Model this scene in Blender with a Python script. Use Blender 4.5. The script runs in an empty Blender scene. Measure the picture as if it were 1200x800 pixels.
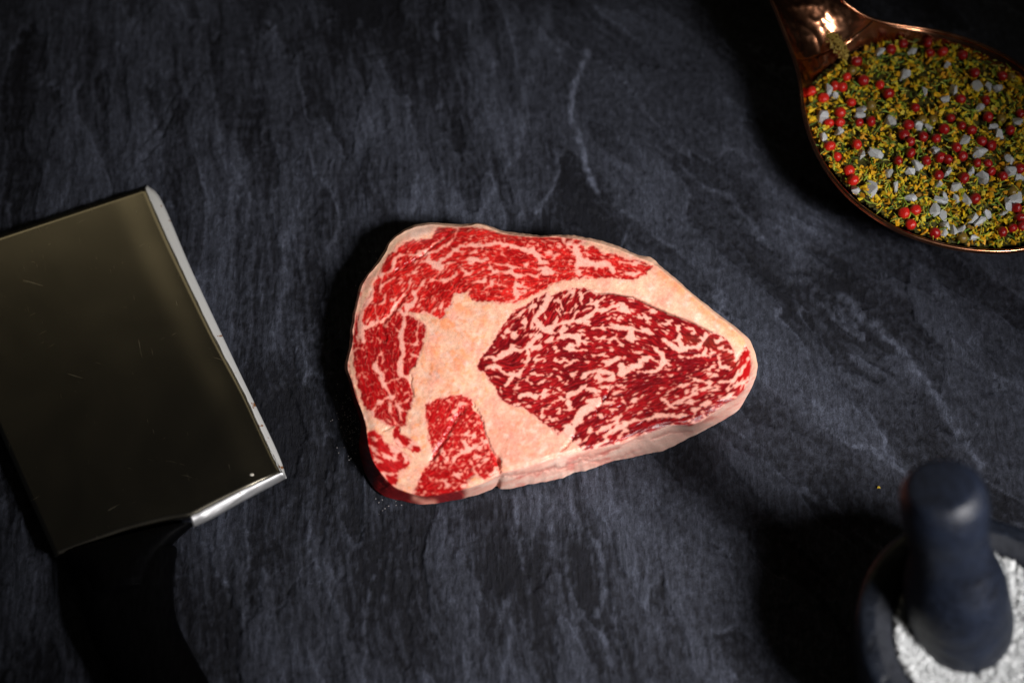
import bpy, bmesh, math, random
import numpy as np
from mathutils import Vector, Matrix

random.seed(7)
RNG = np.random.default_rng(7)
scene = bpy.context.scene
COL = scene.collection
R = math.radians

# ------------------------------------------------------------------ camera
TILT, DIST, FOCAL = R(25.0), 0.71, 50.0
CAM = np.array([0.0, -math.sin(TILT) * DIST, math.cos(TILT) * DIST])
cam_d = bpy.data.cameras.new("camera")
cam_d.lens = FOCAL; cam_d.sensor_width = 36.0
cam_d.clip_start = 0.02; cam_d.clip_end = 50.0
cam_d.dof.use_dof = True
cam_d.dof.focus_distance = 0.695
cam_d.dof.aperture_fstop = 3.3
cam = bpy.data.objects.new("camera", cam_d)
cam.location = CAM; cam.rotation_euler = (TILT, 0, 0)
COL.objects.link(cam); scene.camera = cam

# ------------------------------------------------------------------ light
world = bpy.data.worlds.new("World"); scene.world = world; world.use_nodes = True
wb = world.node_tree.nodes["Background"]
wb.inputs[0].default_value = (0.55, 0.6, 0.75, 1); wb.inputs[1].default_value = 0.006

def aim(o, target):
    o.rotation_euler = (Vector(target) - o.location).to_track_quat('-Z', 'Y').to_euler()

kd = bpy.data.lights.new("key_lamp", 'SPOT')           # gridded softbox, low on the right of the camera
kd.energy = 60.0; kd.color = (1.0, 0.97, 0.96)
kd.shadow_soft_size = 0.115; kd.spot_size = R(37); kd.spot_blend = 1.0
key = bpy.data.objects.new("key_lamp", kd); key.location = (0.47, -0.39, 0.565)
COL.objects.link(key); aim(key, (0.045, -0.038, 0.0))

fd = bpy.data.lights.new("warm_ceiling_bounce", 'AREA')  # dim warm light from beyond the far side
fd.shape = 'RECTANGLE'; fd.size = 1.8; fd.size_y = 0.8
fd.energy = 1.45; fd.color = (1.0, 0.87, 0.58)
fill = bpy.data.objects.new("warm_ceiling_bounce", fd); fill.location = (-0.30, 1.22, 0.86)
COL.objects.link(fill); aim(fill, (-0.15, 0.05, 0.0))

vs = scene.view_settings
vs.view_transform = 'Standard'; vs.look = 'None'; vs.gamma = 1.0; vs.exposure = 0.0
vs.use_curve_mapping = False

# ------------------------------------------------------------------ pixel -> place
FPX = FOCAL / 36.0 * 1200.0
CT, ST = math.cos(TILT), math.sin(TILT)
def at(px, py, z=0.0):
    """photo pixel and a known height above the table -> world position (numpy, broadcasting)"""
    a = (np.asarray(px, float) - 600.0) / FPX
    b = -(np.asarray(py, float) - 400.0) / FPX
    dx = a
    dy = b * CT + ST
    dz = b * ST - CT
    t = (np.asarray(z, float) - CAM[2]) / dz
    x = CAM[0] + t * dx; y = CAM[1] + t * dy
    return np.stack(np.broadcast_arrays(x, y, np.asarray(z, float) + 0 * x), -1)

# ------------------------------------------------------------------ numpy noise
def _hash(ix, iy, seed):
    h = (ix.astype(np.int64) * 374761393 + iy.astype(np.int64) * 668265263 + seed * 974634777) & 0xFFFFFFFF
    h = ((h ^ (h >> 13)) * 1274126177) & 0xFFFFFFFF
    return h ^ (h >> 16)
def pn(x, y, seed=0):
    """gradient noise, about -1..1"""
    x = np.asarray(x, float); y = np.asarray(y, float)
    ix = np.floor(x); iy = np.floor(y)
    fx = x - ix; fy = y - iy
    u = fx * fx * fx * (fx * (fx * 6 - 15) + 10); v = fy * fy * fy * (fy * (fy * 6 - 15) + 10)
    def g(dx, dy):
        a = _hash(ix + dx, iy + dy, seed) * (2 * math.pi / 4294967296.0)
        return np.cos(a) * (fx - dx) + np.sin(a) * (fy - dy)
    a = g(0, 0); b = g(1, 0); c = g(0, 1); d = g(1, 1)
    return 1.5 * ((a + u * (b - a)) + v * ((c + u * (d - c)) - (a + u * (b - a))))
def fbm(x, y, octaves=4, seed=0, gain=0.5):
    s = 0; amp = 1.0; tot = 0
    for k in range(octaves):
        s = s + amp * pn(x * 2 ** k + 17.3 * k, y * 2 ** k - 9.1 * k, seed + k); tot += amp; amp *= gain
    return s / tot
def sstep(a, b, x):
    t = np.clip((x - a) / (b - a), 0, 1); return t * t * (3 - 2 * t)
def poly_sdf(P, x, y):
    """signed distance to polygon P, positive inside"""
    P = np.asarray(P, float); n = len(P)
    d2 = np.full(x.shape, 1e18); ins = np.zeros(x.shape, bool)
    for i in range(n):
        x0, y0 = P[i]; x1, y1 = P[(i + 1) % n]
        ex, ey = x1 - x0, y1 - y0
        t = np.clip(((x - x0) * ex + (y - y0) * ey) / max(ex * ex + ey * ey, 1e-12), 0, 1)
        d2 = np.minimum(d2, (x - x0 - t * ex) ** 2 + (y - y0 - t * ey) ** 2)
        if y0 != y1:
            c = ((y0 > y) != (y1 > y)) & (x < ex * (y - y0) / ey + x0)
            ins ^= c
    return np.where(ins, 1, -1) * np.sqrt(d2)
def line_dist(L, x, y):
    d2 = np.full(x.shape, 1e18)
    L = np.asarray(L, float)
    if len(L) == 1:
        return np.hypot(x - L[0][0], y - L[0][1])
    for (x0, y0), (x1, y1) in zip(L[:-1], L[1:]):
        ex, ey = x1 - x0, y1 - y0
        t = np.clip(((x - x0) * ex + (y - y0) * ey) / max(ex * ex + ey * ey, 1e-12), 0, 1)
        d2 = np.minimum(d2, (x - x0 - t * ex) ** 2 + (y - y0 - t * ey) ** 2)
    return np.sqrt(d2)
def blur(a, sigma):
    r = max(1, int(sigma * 3)); k = np.exp(-0.5 * (np.arange(-r, r + 1) / sigma) ** 2); k /= k.sum()
    p = np.pad(a, ((r, r), (0, 0)), 'edge'); o = np.zeros_like(a)
    for i, w in enumerate(k): o += w * p[i:i + a.shape[0]]
    p = np.pad(o, ((0, 0), (r, r)), 'edge'); o2 = np.zeros_like(a)
    for i, w in enumerate(k): o2 += w * p[:, i:i + a.shape[1]]
    return o2
def bil(img, fx, fy):
    h, w = img.shape[:2]
    fx = np.clip(fx, 0, w - 1.001); fy = np.clip(fy, 0, h - 1.001)
    ix = fx.astype(int); iy = fy.astype(int); tx = fx - ix; ty = fy - iy
    if img.ndim == 3: tx = tx[..., None]; ty = ty[..., None]
    return (img[iy, ix] * (1 - tx) + img[iy, ix + 1] * tx) * (1 - ty) + (img[iy + 1, ix] * (1 - tx) + img[iy + 1, ix + 1] * tx) * ty

# ------------------------------------------------------------------ mesh helpers
def mesh_from(name, V, F, mat, parent=None, smooth=True, normals=None, attrs=None):
    """V (n,3); F list of faces or an (m,k) array"""
    me = bpy.data.meshes.new(name)
    V = np.asarray(V, np.float32)
    if isinstance(F, np.ndarray):
        m, k = F.shape
        me.vertices.add(len(V)); me.vertices.foreach_set("co", V.ravel())
        me.loops.add(m * k); me.loops.foreach_set("vertex_index", F.astype(np.int32).ravel())
        me.polygons.add(m); me.polygons.foreach_set("loop_start", np.arange(0, m * k, k, dtype=np.int32))
        me.update(calc_edges=True)
    else:
        me.from_pydata([tuple(map(float, v)) for v in V], [], [tuple(int(i) for i in f) for f in F]); me.update()
    me.polygons.foreach_set("use_smooth", np.full(len(me.polygons), smooth, dtype=bool))
    for nm, (typ, data) in (attrs or {}).items():
        at_ = me.attributes.new(nm, typ, 'POINT')
        at_.data.foreach_set("color" if typ == 'FLOAT_COLOR' else "value", np.asarray(data, np.float32).ravel())
    if normals is not None:
        me.normals_split_custom_set_from_vertices([tuple(n) for n in normals.tolist()])
    if mat: me.materials.append(mat)
    o = bpy.data.objects.new(name, me); COL.objects.link(o)
    if parent: o.parent = parent
    return o
def tag(o, label=None, cat=None, group=None, kind=None):
    if label: o["label"] = label
    if cat: o["category"] = cat
    if group: o["group"] = group
    if kind: o["kind"] = kind
    return o
def empty(name, loc, label, cat, group=None):
    o = bpy.data.objects.new(name, None); o.empty_display_size = 0.02; o.location = loc; COL.objects.link(o)
    return tag(o, label, cat, group)
def child_of(o, parent):
    """parent without moving (parts are built in world coordinates)"""
    o.parent = parent; o.matrix_parent_inverse = Matrix.Translation(-Vector(parent.location) if parent.parent is None else Vector((0, 0, 0)))
    return o
def grid_faces(nu, nv, wrap_u=False, wrap_v=False, flip=False):
    """quads of a (nu,nv) vertex grid, index = i*nv + j"""
    iu = np.arange(nu if wrap_u else nu - 1); iv = np.arange(nv if wrap_v else nv - 1)
    I, J = np.meshgrid(iu, iv, indexing='ij'); I2 = (I + 1) % nu; J2 = (J + 1) % nv
    F = np.stack([I * nv + J, I2 * nv + J, I2 * nv + J2, I * nv + J2], -1).reshape(-1, 4)
    return F[:, ::-1].copy() if flip else F
def lathe(prof, n=96):
    """prof: (r,z) list -> V,F around z"""
    prof = np.asarray(prof, float); a = np.linspace(0, 2 * math.pi, n, endpoint=False)
    V = np.stack([prof[:, None, 0] * np.cos(a), prof[:, None, 0] * np.sin(a), prof[:, None, 1] + 0 * a], -1)
    return V.reshape(-1, 3), grid_faces(len(prof), n, wrap_v=True)
def catmull(P, n):
    """resample an open polyline smoothly to n points"""
    P = np.asarray(P, float); m = len(P)
    Q = np.vstack([2 * P[0] - P[1], P, 2 * P[-1] - P[-2]])
    t = np.linspace(0, m - 1 - 1e-9, n); i = t.astype(int); f = (t - i)[:, None]
    a, b, c, d = Q[i], Q[i + 1], Q[i + 2], Q[i + 3]
    return 0.5 * ((2 * b) + (c - a) * f + (2 * a - 5 * b + 4 * c - d) * f ** 2 + (3 * b - a - 3 * c + d) * f ** 3)

# ------------------------------------------------------------------ materials
class NT:
    def __init__(s, name):
        s.mat = bpy.data.materials.new(name); s.mat.use_nodes = True
        s.t = s.mat.node_tree; s.bsdf = s.t.nodes["Principled BSDF"]
    def n(s, typ, ins=None, **kw):
        nd = s.t.nodes.new(typ)
        for k, v in kw.items(): setattr(nd, k, v)
        for k, v in (ins or {}).items():
            if isinstance(v, bpy.types.NodeSocket): s.t.links.new(v, nd.inputs[k])
            else: nd.inputs[k].default_value = v
        return nd
    def set(s, **kw):
        for k, v in kw.items():
            k = k.replace('_', ' ')
            if isinstance(v, bpy.types.NodeSocket): s.t.links.new(v, s.bsdf.inputs[k])
            else: s.bsdf.inputs[k].default_value = v
        return s
    def coord(s, which='Object'): return s.n('ShaderNodeTexCoord').outputs[which]
    def mapping(s, vec, scale=(1, 1, 1), rot=(0, 0, 0)):
        return s.n('ShaderNodeMapping', {'Vector': vec, 'Scale': scale, 'Rotation': rot}).outputs[0]
    def noise(s, vec, scale, detail=4, rough=0.5, dist=0.0):
        return s.n('ShaderNodeTexNoise', {'Vector': vec, 'Scale': scale, 'Detail': detail, 'Roughness': rough, 'Distortion': dist}).outputs[0]
    def ramp(s, fac, stops):
        nd = s.n('ShaderNodeValToRGB', {0: fac}); e = nd.color_ramp.elements
        while len(e) < len(stops): e.new(0.5)
        for el, (p, c) in zip(e, stops):
            el.position = p; el.color = c if len(c) == 4 else (*c, 1)
        return nd.outputs[0]
    def mix(s, fac, a, b, blend='MIX'):
        nd = s.n('ShaderNodeMix', data_type='RGBA', blend_type=blend)
        for sock, v in ((nd.inputs[0], fac), (nd.inputs[6], a), (nd.inputs[7], b)):
            if isinstance(v, bpy.types.NodeSocket): s.t.links.new(v, sock)
            else: sock.default_value = v if not isinstance(v, tuple) or len(v) == 4 else (*v, 1)
        return nd.outputs[2]
    def math(s, op, a, b=0.0):
        return s.n('ShaderNodeMath', {0: a, 1: b}, operation=op).outputs[0]
    def attr(s, name): return s.n('ShaderNodeAttribute', attribute_name=name)
    def bump(s, height, strength=0.3, dist=0.0005):
        s.set(Normal=s.n('ShaderNodeBump', {'Height': height, 'Strength': strength, 'Distance': dist}).outputs[0]); return s

# ================================================================== slate surface
def slate_material():
    m = NT("slate"); co = m.coord()
    col = m.attr("Col").outputs['Color']
    fine = m.noise(m.mapping(co, (1, 0.35, 1)), 900, 5, 0.7)
    fine2 = m.noise(m.mapping(co, (1, 0.12, 1)), 420, 4, 0.65, 0.6)
    sp = m.noise(co, 2100, 2, 0.5)
    f = m.mix(1.0, m.ramp(fine, [(0.28, (0.5, 0.5, 0.51)), (0.72, (1.4, 1.4, 1.45))]), m.ramp(sp, [(0.3, (0.6, 0.6, 0.6)), (0.7, (1.35, 1.35, 1.38))]), 'MULTIPLY')
    g = m.ramp(fine2, [(0.25, (0.65, 0.65, 0.65)), (0.75, (1.3, 1.3, 1.33))])
    c = m.mix(1.0, m.mix(1.0, col, f, 'MULTIPLY'), g, 'MULTIPLY')
    h = m.math('ADD', m.math('ADD', fine, fine2), m.math('MULTIPLY', sp, 0.6))
    m.set(Base_Color=c, Roughness=m.ramp(fine, [(0.2, (0.5,) * 3), (0.8, (0.78,) * 3)]), Specular_IOR_Level=0.14)
    m.bump(h, 0.8, 0.0008)
    return m.mat

def build_slate():
    def axis(lo, hi, step, far):
        core = np.arange(lo, hi + step / 2, step); out = []
        s, v = step, hi
        while v < far: s *= 1.35; v += s; out.append(v)
        out2 = []; s, v = step, lo
        while v > -far: s *= 1.35; v -= s; out2.append(v)
        return np.array(out2[::-1] + list(core) + out)
    X = axis(-0.285, 0.285, 0.00072, 0.8); Y = axis(-0.175, 0.245, 0.00072, 0.7)
    x, y = np.meshgrid(X, Y, indexing='ij')
    # photo-like coordinates of the table plane, in pixels, for the traced clefts
    vx, vy, vz = x - CAM[0], y - CAM[1], -CAM[2]
    dep = -(vy * -ST + vz * CT)              # along the view axis
    px = 600 + FPX * vx / dep; py = 400 - FPX * (vy * CT + vz * ST) / dep
    u, v = x * 100, y * 100                  # centimetres
    wx = fbm(u * .12, v * .12, 3, 3) * 1.6; wy = fbm(u * .12 + 9, v * .12, 3, 8) * 1.6
    # two cleavage directions that meet right of the middle
    mr = sstep(3.0, 9.0, u + 0.25 * v + 1.2 * wx)
    a1 = u + 0.16 * v + 0.55 * wx; b1 = v
    a2 = (u * 0.72 + v * 0.69) + 0.6 * wy; b2 = (-u * 0.69 + v * 0.72)
    def field(fr, st, oc, seed, gain=.5):
        f1 = fbm(a1 * fr, b1 * fr * st, oc, seed, gain); f2 = fbm(a2 * fr, b2 * fr * st, oc, seed + 40, gain)
        return f1 * (1 - mr) + f2 * mr
    broad = field(.22, .28, 4, 11)
    mid = field(.75, .16, 4, 23)
    fib = field(3.2, .10, 3, 31, .6)
    gran = fbm(u * 3.1, v * 2.4, 4, 77, .65)
    big = fbm(u * .16 + 3, v * .13, 3, 51)
    # flaked layers: terraces with sharp risers
    tf = broad * 2.9 + mid * .5 + gran * .10 + .07 * fbm(u * 2.2, v * 2.2, 3, 99)
    fr = tf - np.floor(tf); ter = np.floor(tf) + sstep(.0, .14, fr)
    pid = np.floor(tf); plate = (_hash(pid, pid * 0 + 3, 5) / 4294967296.0 - .5)
    plate2 = (_hash(pid - 1, pid * 0 + 3, 5) / 4294967296.0 - .5); plate = plate2 + (plate - plate2) * sstep(.0, .14, fr)
    calm = 1 - .65 * mr
    edge = np.exp(-((fr - .07) / .06) ** 2) * sstep(-.15, .35, field(.5, .3, 2, 61))
    rid = 1 - np.abs(mid) * 3.2; rid = np.clip(rid, 0, 1) ** 3
    h = ter * .0008 + mid * .0009 * calm + fib * .00034 * calm + gran * .00046 + big * .0006 + .00022 * field(6.5, .22, 2, 35)
    light = 0.0 + .5 * edge + .3 * rid * sstep(-.1, .4, big) + .36 * fib * calm + .32 * mid * calm + .25 * broad + .42 * gran + .40 * plate + .26 * calm * field(6.5, .15, 2, 37)
    # traced clefts and chalky scars: (points, half width px, lightness, height mm)
    marks = [
        ([(688, 60), (674, 100), (668, 128), (672, 142), (681, 168), (688, 195), (699, 222)], 3.2, 1.5, .25),
        ([(645, 5), (628, 60), (615, 100), (611, 130), (606, 165)], 7, .45, .2),
        ([(579, 110), (584, 140), (594, 180), (598, 190)], 2.2, .6, .2),
        ([(606, 182), (588, 205), (575, 225), (561, 256)], 3, .5, .2),
        ([(742, 256), (733, 280), (727, 293)], 1.6, .8, .1),
        ([(351, 240), (341, 280), (333, 330), (324, 370), (317, 405)], 6, .55, .2),
        ([(256, 150), (262, 180), (275, 205)], 4, .5, .2),
        ([(800, 195), (826, 216), (852, 228), (874, 250), (892, 276)], 2.6, .55, .3),
        ([(985, 345), (1020, 375), (1050, 402), (1075, 432), (1098, 465), (1118, 500), (1152, 545)], 5, .95, .35),
        ([(880, 190), (910, 235), (930, 290), (950, 350), (962, 380)], 16, .32, .1),
        ([(690, 625), (703, 645), (708, 690), (700, 720), (716, 775)], 4, .8, .2),
        ([(641, 590), (652, 640), (668, 700), (676, 740)], 14, .35, .1),
        ([(601, 578), (606, 620), (610, 662), (622, 690)], 3, .4, .2),
        ([(425, 800), (428, 740), (430, 690), (445, 655)], 2.5, .7, .2),
        ([(460, 620), (455, 660), (449, 700)], 3, .4, .2),
        ([(585, 725), (596, 700), (600, 740), (588, 790)], 3.5, .5, .15),
        ([(1015, 480), (1040, 520), (1065, 560)], 4, .4, .2),
    ]
    cracks = [
        ([(1062, 300), (1061, 345), (1075, 382), (1105, 410), (1140, 435), (1168, 446)], 2.2, .55),
        ([(1074, 462), (1068, 480), (1071, 500), (1077, 514)], 1.6, .6),
        ([(478, 615), (485, 660), (476, 705), (482, 760), (470, 800)], 1.7, .6),
        ([(546, 600), (552, 660), (548, 720), (556, 790)], 2.2, .4),
        ([(262, 655), (268, 700), (262, 745), (280, 800)], 2, .7),
        ([(275, 630), (292, 670), (290, 720)], 1.6, .5),
        ([(385, 600), (372, 650), (340, 690), (322, 720)], 1.8, .5),
        ([(425, 620), (400, 670), (382, 720), (376, 780)], 1.8, .5),
        ([(815, 330), (850, 372), (885, 420), (930, 470)], 1.6, .3),
        ([(255, 40), (240, 80), (205, 130), (180, 170), (160, 195)], 2.5, .7),
        ([(215, 90), (190, 140), (170, 165)], 2, .5),
        ([(320, 70), (360, 60), (410, 66), (460, 58)], 1.6, .45),
        ([(1150, 500), (1120, 545), (1170, 560)], 2, .5),
    ]
    jx = px + 3.5 * pn(px * .05, py * .05, 91) + 1.2 * pn(px * .2, py * .2, 92)
    jy = py + 3.5 * pn(px * .05 + 40, py * .05, 93) + 1.2 * pn(px * .2, py * .2 + 30, 94)
    brk = sstep(-.35, .25, pn(px * .09, py * .09, 95))
    for L, w, li, hh in marks:
        A = np.asarray(L); bb = (px > A[:, 0].min() - 50) & (px < A[:, 0].max() + 50) & (py > A[:, 1].min() - 50) & (py < A[:, 1].max() + 50)
        d = line_dist(L, jx[bb], jy[bb]); g = np.exp(-(d / w) ** 2)
        light[bb] += li * g * (.35 + .65 * brk[bb]); h[bb] += hh * .001 * g
    for L, w, hh in cracks:
        A = np.asarray(L); bb = (px > A[:, 0].min() - 40) & (px < A[:, 0].max() + 40) & (py > A[:, 1].min() - 40) & (py < A[:, 1].max() + 40)
        d = line_dist(L, jx[bb], jy[bb]); g = np.exp(-(d / w) ** 2)
        h[bb] -= hh * .0016 * g * (.3 + .7 * brk[bb])
    leaf = sstep(-3, 3, poly_sdf([(1070, 300), (1063, 340), (1074, 375), (1102, 404), (1140, 429), (1166, 441), (1152, 410), (1122, 360), (1095, 318)], jx, jy))
    h += leaf * .0006; light += leaf * .22
    drk = sstep(-6, 6, poly_sdf([(548, 590), (600, 578), (607, 660), (596, 700), (560, 690)], jx, jy)); h -= drk * .0004; light -= drk * .2
    base = np.array([.0125, .0135, .0185]); chalk = np.array([.097, .108, .138])
    k = np.clip(.15 + .62 * light + .22 * big, 0.0, 1.4)[..., None]
    c = base * .55 + (chalk - base * .55) * k
    h -= h.mean()
    h = np.clip(h, -.0022, .0016) - .0008
    V = np.stack([x, y, h], -1).reshape(-1, 3)
    C = np.concatenate([c, np.ones_like(k)], -1).reshape(-1, 4)
    o = mesh_from("slate_surface", V, grid_faces(len(X), len(Y)), slate_material(), attrs={"Col": ('FLOAT_COLOR', C)})
    return tag(o, "dark blue grey cleft slate slab that everything lies on", "slate", kind="structure")
build_slate()

# ================================================================== steak
T_ = {}                                             # tracing tiles: origin in photo pixels, 8.89x
for k, o in dict(A=(400, 255), B=(520, 255), C=(640, 255), D=(765, 290), E=(400, 340), F=(520, 340), G=(640, 340), H=(765, 370),
                 I=(400, 425), J=(520, 425), K=(640, 425), L=(765, 445), M=(400, 505), N=(520, 505), O=(640, 485)).items(): T_[k] = o
def tr(k, pts): return [(T_[k][0] + a / 8.892, T_[k][1] + b / 8.889) for a, b in pts]

OUT = [(420, 338), (424, 329), (439, 311), (447, 299), (456, 282), (472, 269.6), (485.5, 263), (501, 261), (515, 261), (520, 262), (540, 263), (562, 261),
       (574, 265), (590, 271), (605, 272.5), (632, 276), (650, 275), (668, 275), (689.5, 278.6), (705, 282), (719, 286.5), (733, 292), (748, 299.4), (763, 300.5),
       (773, 311), (793, 327), (806.6, 340), (823.5, 353.5), (839, 366), (855, 378), (866, 386), (877.5, 396), (884, 409), (888.5, 427), (886, 442), (879, 458),
       (869.6, 474), (867, 480), (848, 492), (832.5, 500), (818, 508), (803, 515), (778.5, 528), (765, 530), (752.5, 533), (735.6, 537), (721, 539), (705, 544.6),
       (688, 551), (674, 553), (659, 560), (640, 564), (615.6, 568), (599, 572.5), (586, 573), (581.5, 568), (577, 573), (569.5, 576), (557, 580), (542.5, 584), (520, 588),
       (499, 591), (485.5, 590.5), (472, 586), (461, 585), (447, 580), (437, 571), (430, 559), (423.6, 542), (420, 522), (422, 510), (424, 500), (419, 483.5),
       (412, 464), (409, 445), (404.5, 436), (403.4, 425.5), (409, 410), (411, 383), (413.5, 368), (418, 350)]
TOP = [(881, 428), (878, 445), (872, 457), (862, 467), (844, 477), (825, 491), (810, 499), (785, 498), (770, 504), (747, 511), (727, 519), (708, 523), (685, 528),
       (665, 534), (640, 540), (615, 548), (590, 553), (583, 554), (575, 562), (560, 567), (545, 572), (530, 576), (510, 580), (490, 580), (476, 576), (462, 570),
       (450, 560), (440, 545), (433, 528), (430, 512), (430, 500), (424, 482), (418, 462), (413, 445), (410, 430), (411, 415), (414, 400), (416, 380), (419, 362),
       (425, 345), (434, 330), (446, 312), (456, 298), (465, 286), (478, 275), (492, 268), (510, 265.5), (530, 266), (560, 266), (590, 275), (620, 278), (650, 278.5),
       (680, 281), (700, 285), (720, 291), (735, 297), (750, 304), (763, 308), (774, 316), (794, 333), (819, 355), (839, 371), (859, 386), (872, 398), (879, 411)]

EYE = [(619, 356), (603, 364), (590, 381.6), (582, 393), (575, 405), (565, 417.6), (559, 429), (560, 433), (569, 437), (573, 446), (581, 452), (582, 462), (587.5, 468),
       (599, 474.5), (614.5, 479), (623.5, 484.6), (638, 496), (649, 505), (653, 510), (658, 506), (668, 512), (676, 520), (682, 527), (686, 529), (712, 522), (726.6, 519), (735.6, 513), (769, 505),
       (785, 499), (799, 506), (812, 501), (824.6, 491), (842.6, 477.6), (862, 470), (873, 459.6), (879, 453), (885, 433), (883, 422), (878.6, 409), (874, 405),
       (867, 416), (862, 421), (860.6, 413), (855, 402.6), (846, 395), (832.5, 388), (810, 378), (790, 370), (769, 361), (759, 356), (741, 348), (719, 344.5), (698.5, 345),
       (693, 341), (687, 338), (677, 337.7), (667, 337.7), (657, 342), (646, 348), (641, 342), (632, 346), (624, 351)]
CAP = [(421, 400), (423, 372), (427, 357), (434, 344), (443, 325), (448, 311), (454, 299), (464, 295.5), (467.5, 289), (483, 281), (494.5, 281), (506, 277.5), (512.5, 266), (527, 265), (547, 266),
       (574, 270), (599, 274), (617, 277), (650, 277.5), (662.5, 278), (688, 282), (683, 288), (685, 292), (693, 289), (701, 291), (708.6, 298), (716.5, 297), (740, 305.6),
       (752.5, 306), (764, 313), (758, 318), (758, 322.5), (741, 327.6), (721, 326.4), (707.5, 325), (690.6, 326.4), (674, 326), (660, 328), (650, 330), (642, 336), (636, 340),
       (621, 348), (605.5, 354.6), (587.5, 355.7), (570.6, 353.5), (554, 352), (549, 347), (550, 342), (541, 342), (532, 344.5), (528, 356), (522, 365), (517, 375), (510, 370),
       (499, 368), (483, 366), (474, 366), (466, 380), (450, 376), (440, 382), (428, 385)]
SIDE = [(428, 385), (440, 382), (450, 376), (466, 362), (474, 366), (483, 371), (492, 376), (500, 384), (496, 400), (494, 410), (490, 419), (486.6, 427), (478, 438), (481, 449), (483, 459), (481, 477),
        (477, 482), (475, 499), (466, 498), (457, 499), (439, 488.6), (433, 482), (428, 478), (424, 467), (421, 458), (418.6, 450), (418, 441), (415, 429), (413.5, 419), (412, 403), (414, 392),
        (415, 368), (420, 368), (421, 400)]
CORNER = [(430, 511), (431.5, 505), (438, 503), (448, 511.6), (450.6, 518.5), (463, 524), (472, 528.6), (481, 539), (477.6, 546.6), (467.5, 552), (464, 566), (461, 572.5), (474, 587),
          (461, 600), (430, 585), (405, 540), (410, 512), (424, 508)]
PATCH = [(461, 507), (463, 497), (468, 500), (469, 508), (478, 513), (486, 518), (493, 523), (493, 527.5), (486.6, 530), (474, 525), (467.5, 522), (462, 517)]
LOWER = [(498, 473), (515, 466.6), (531, 462.7), (545, 463), (552.6, 469), (555, 479), (564, 488), (568, 504), (569.5, 512), (576, 525), (583, 537.6), (584, 552), (568, 561),
         (557, 555.6), (548, 559), (546, 571), (537, 577), (552, 578), (552, 582), (520, 592), (507, 588), (485.5, 582.6), (484, 577), (488, 568), (493, 557), (499, 548), (506, 537.6),
         (506, 525), (501, 510.6), (504.6, 514), (499, 492.5)]

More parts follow.
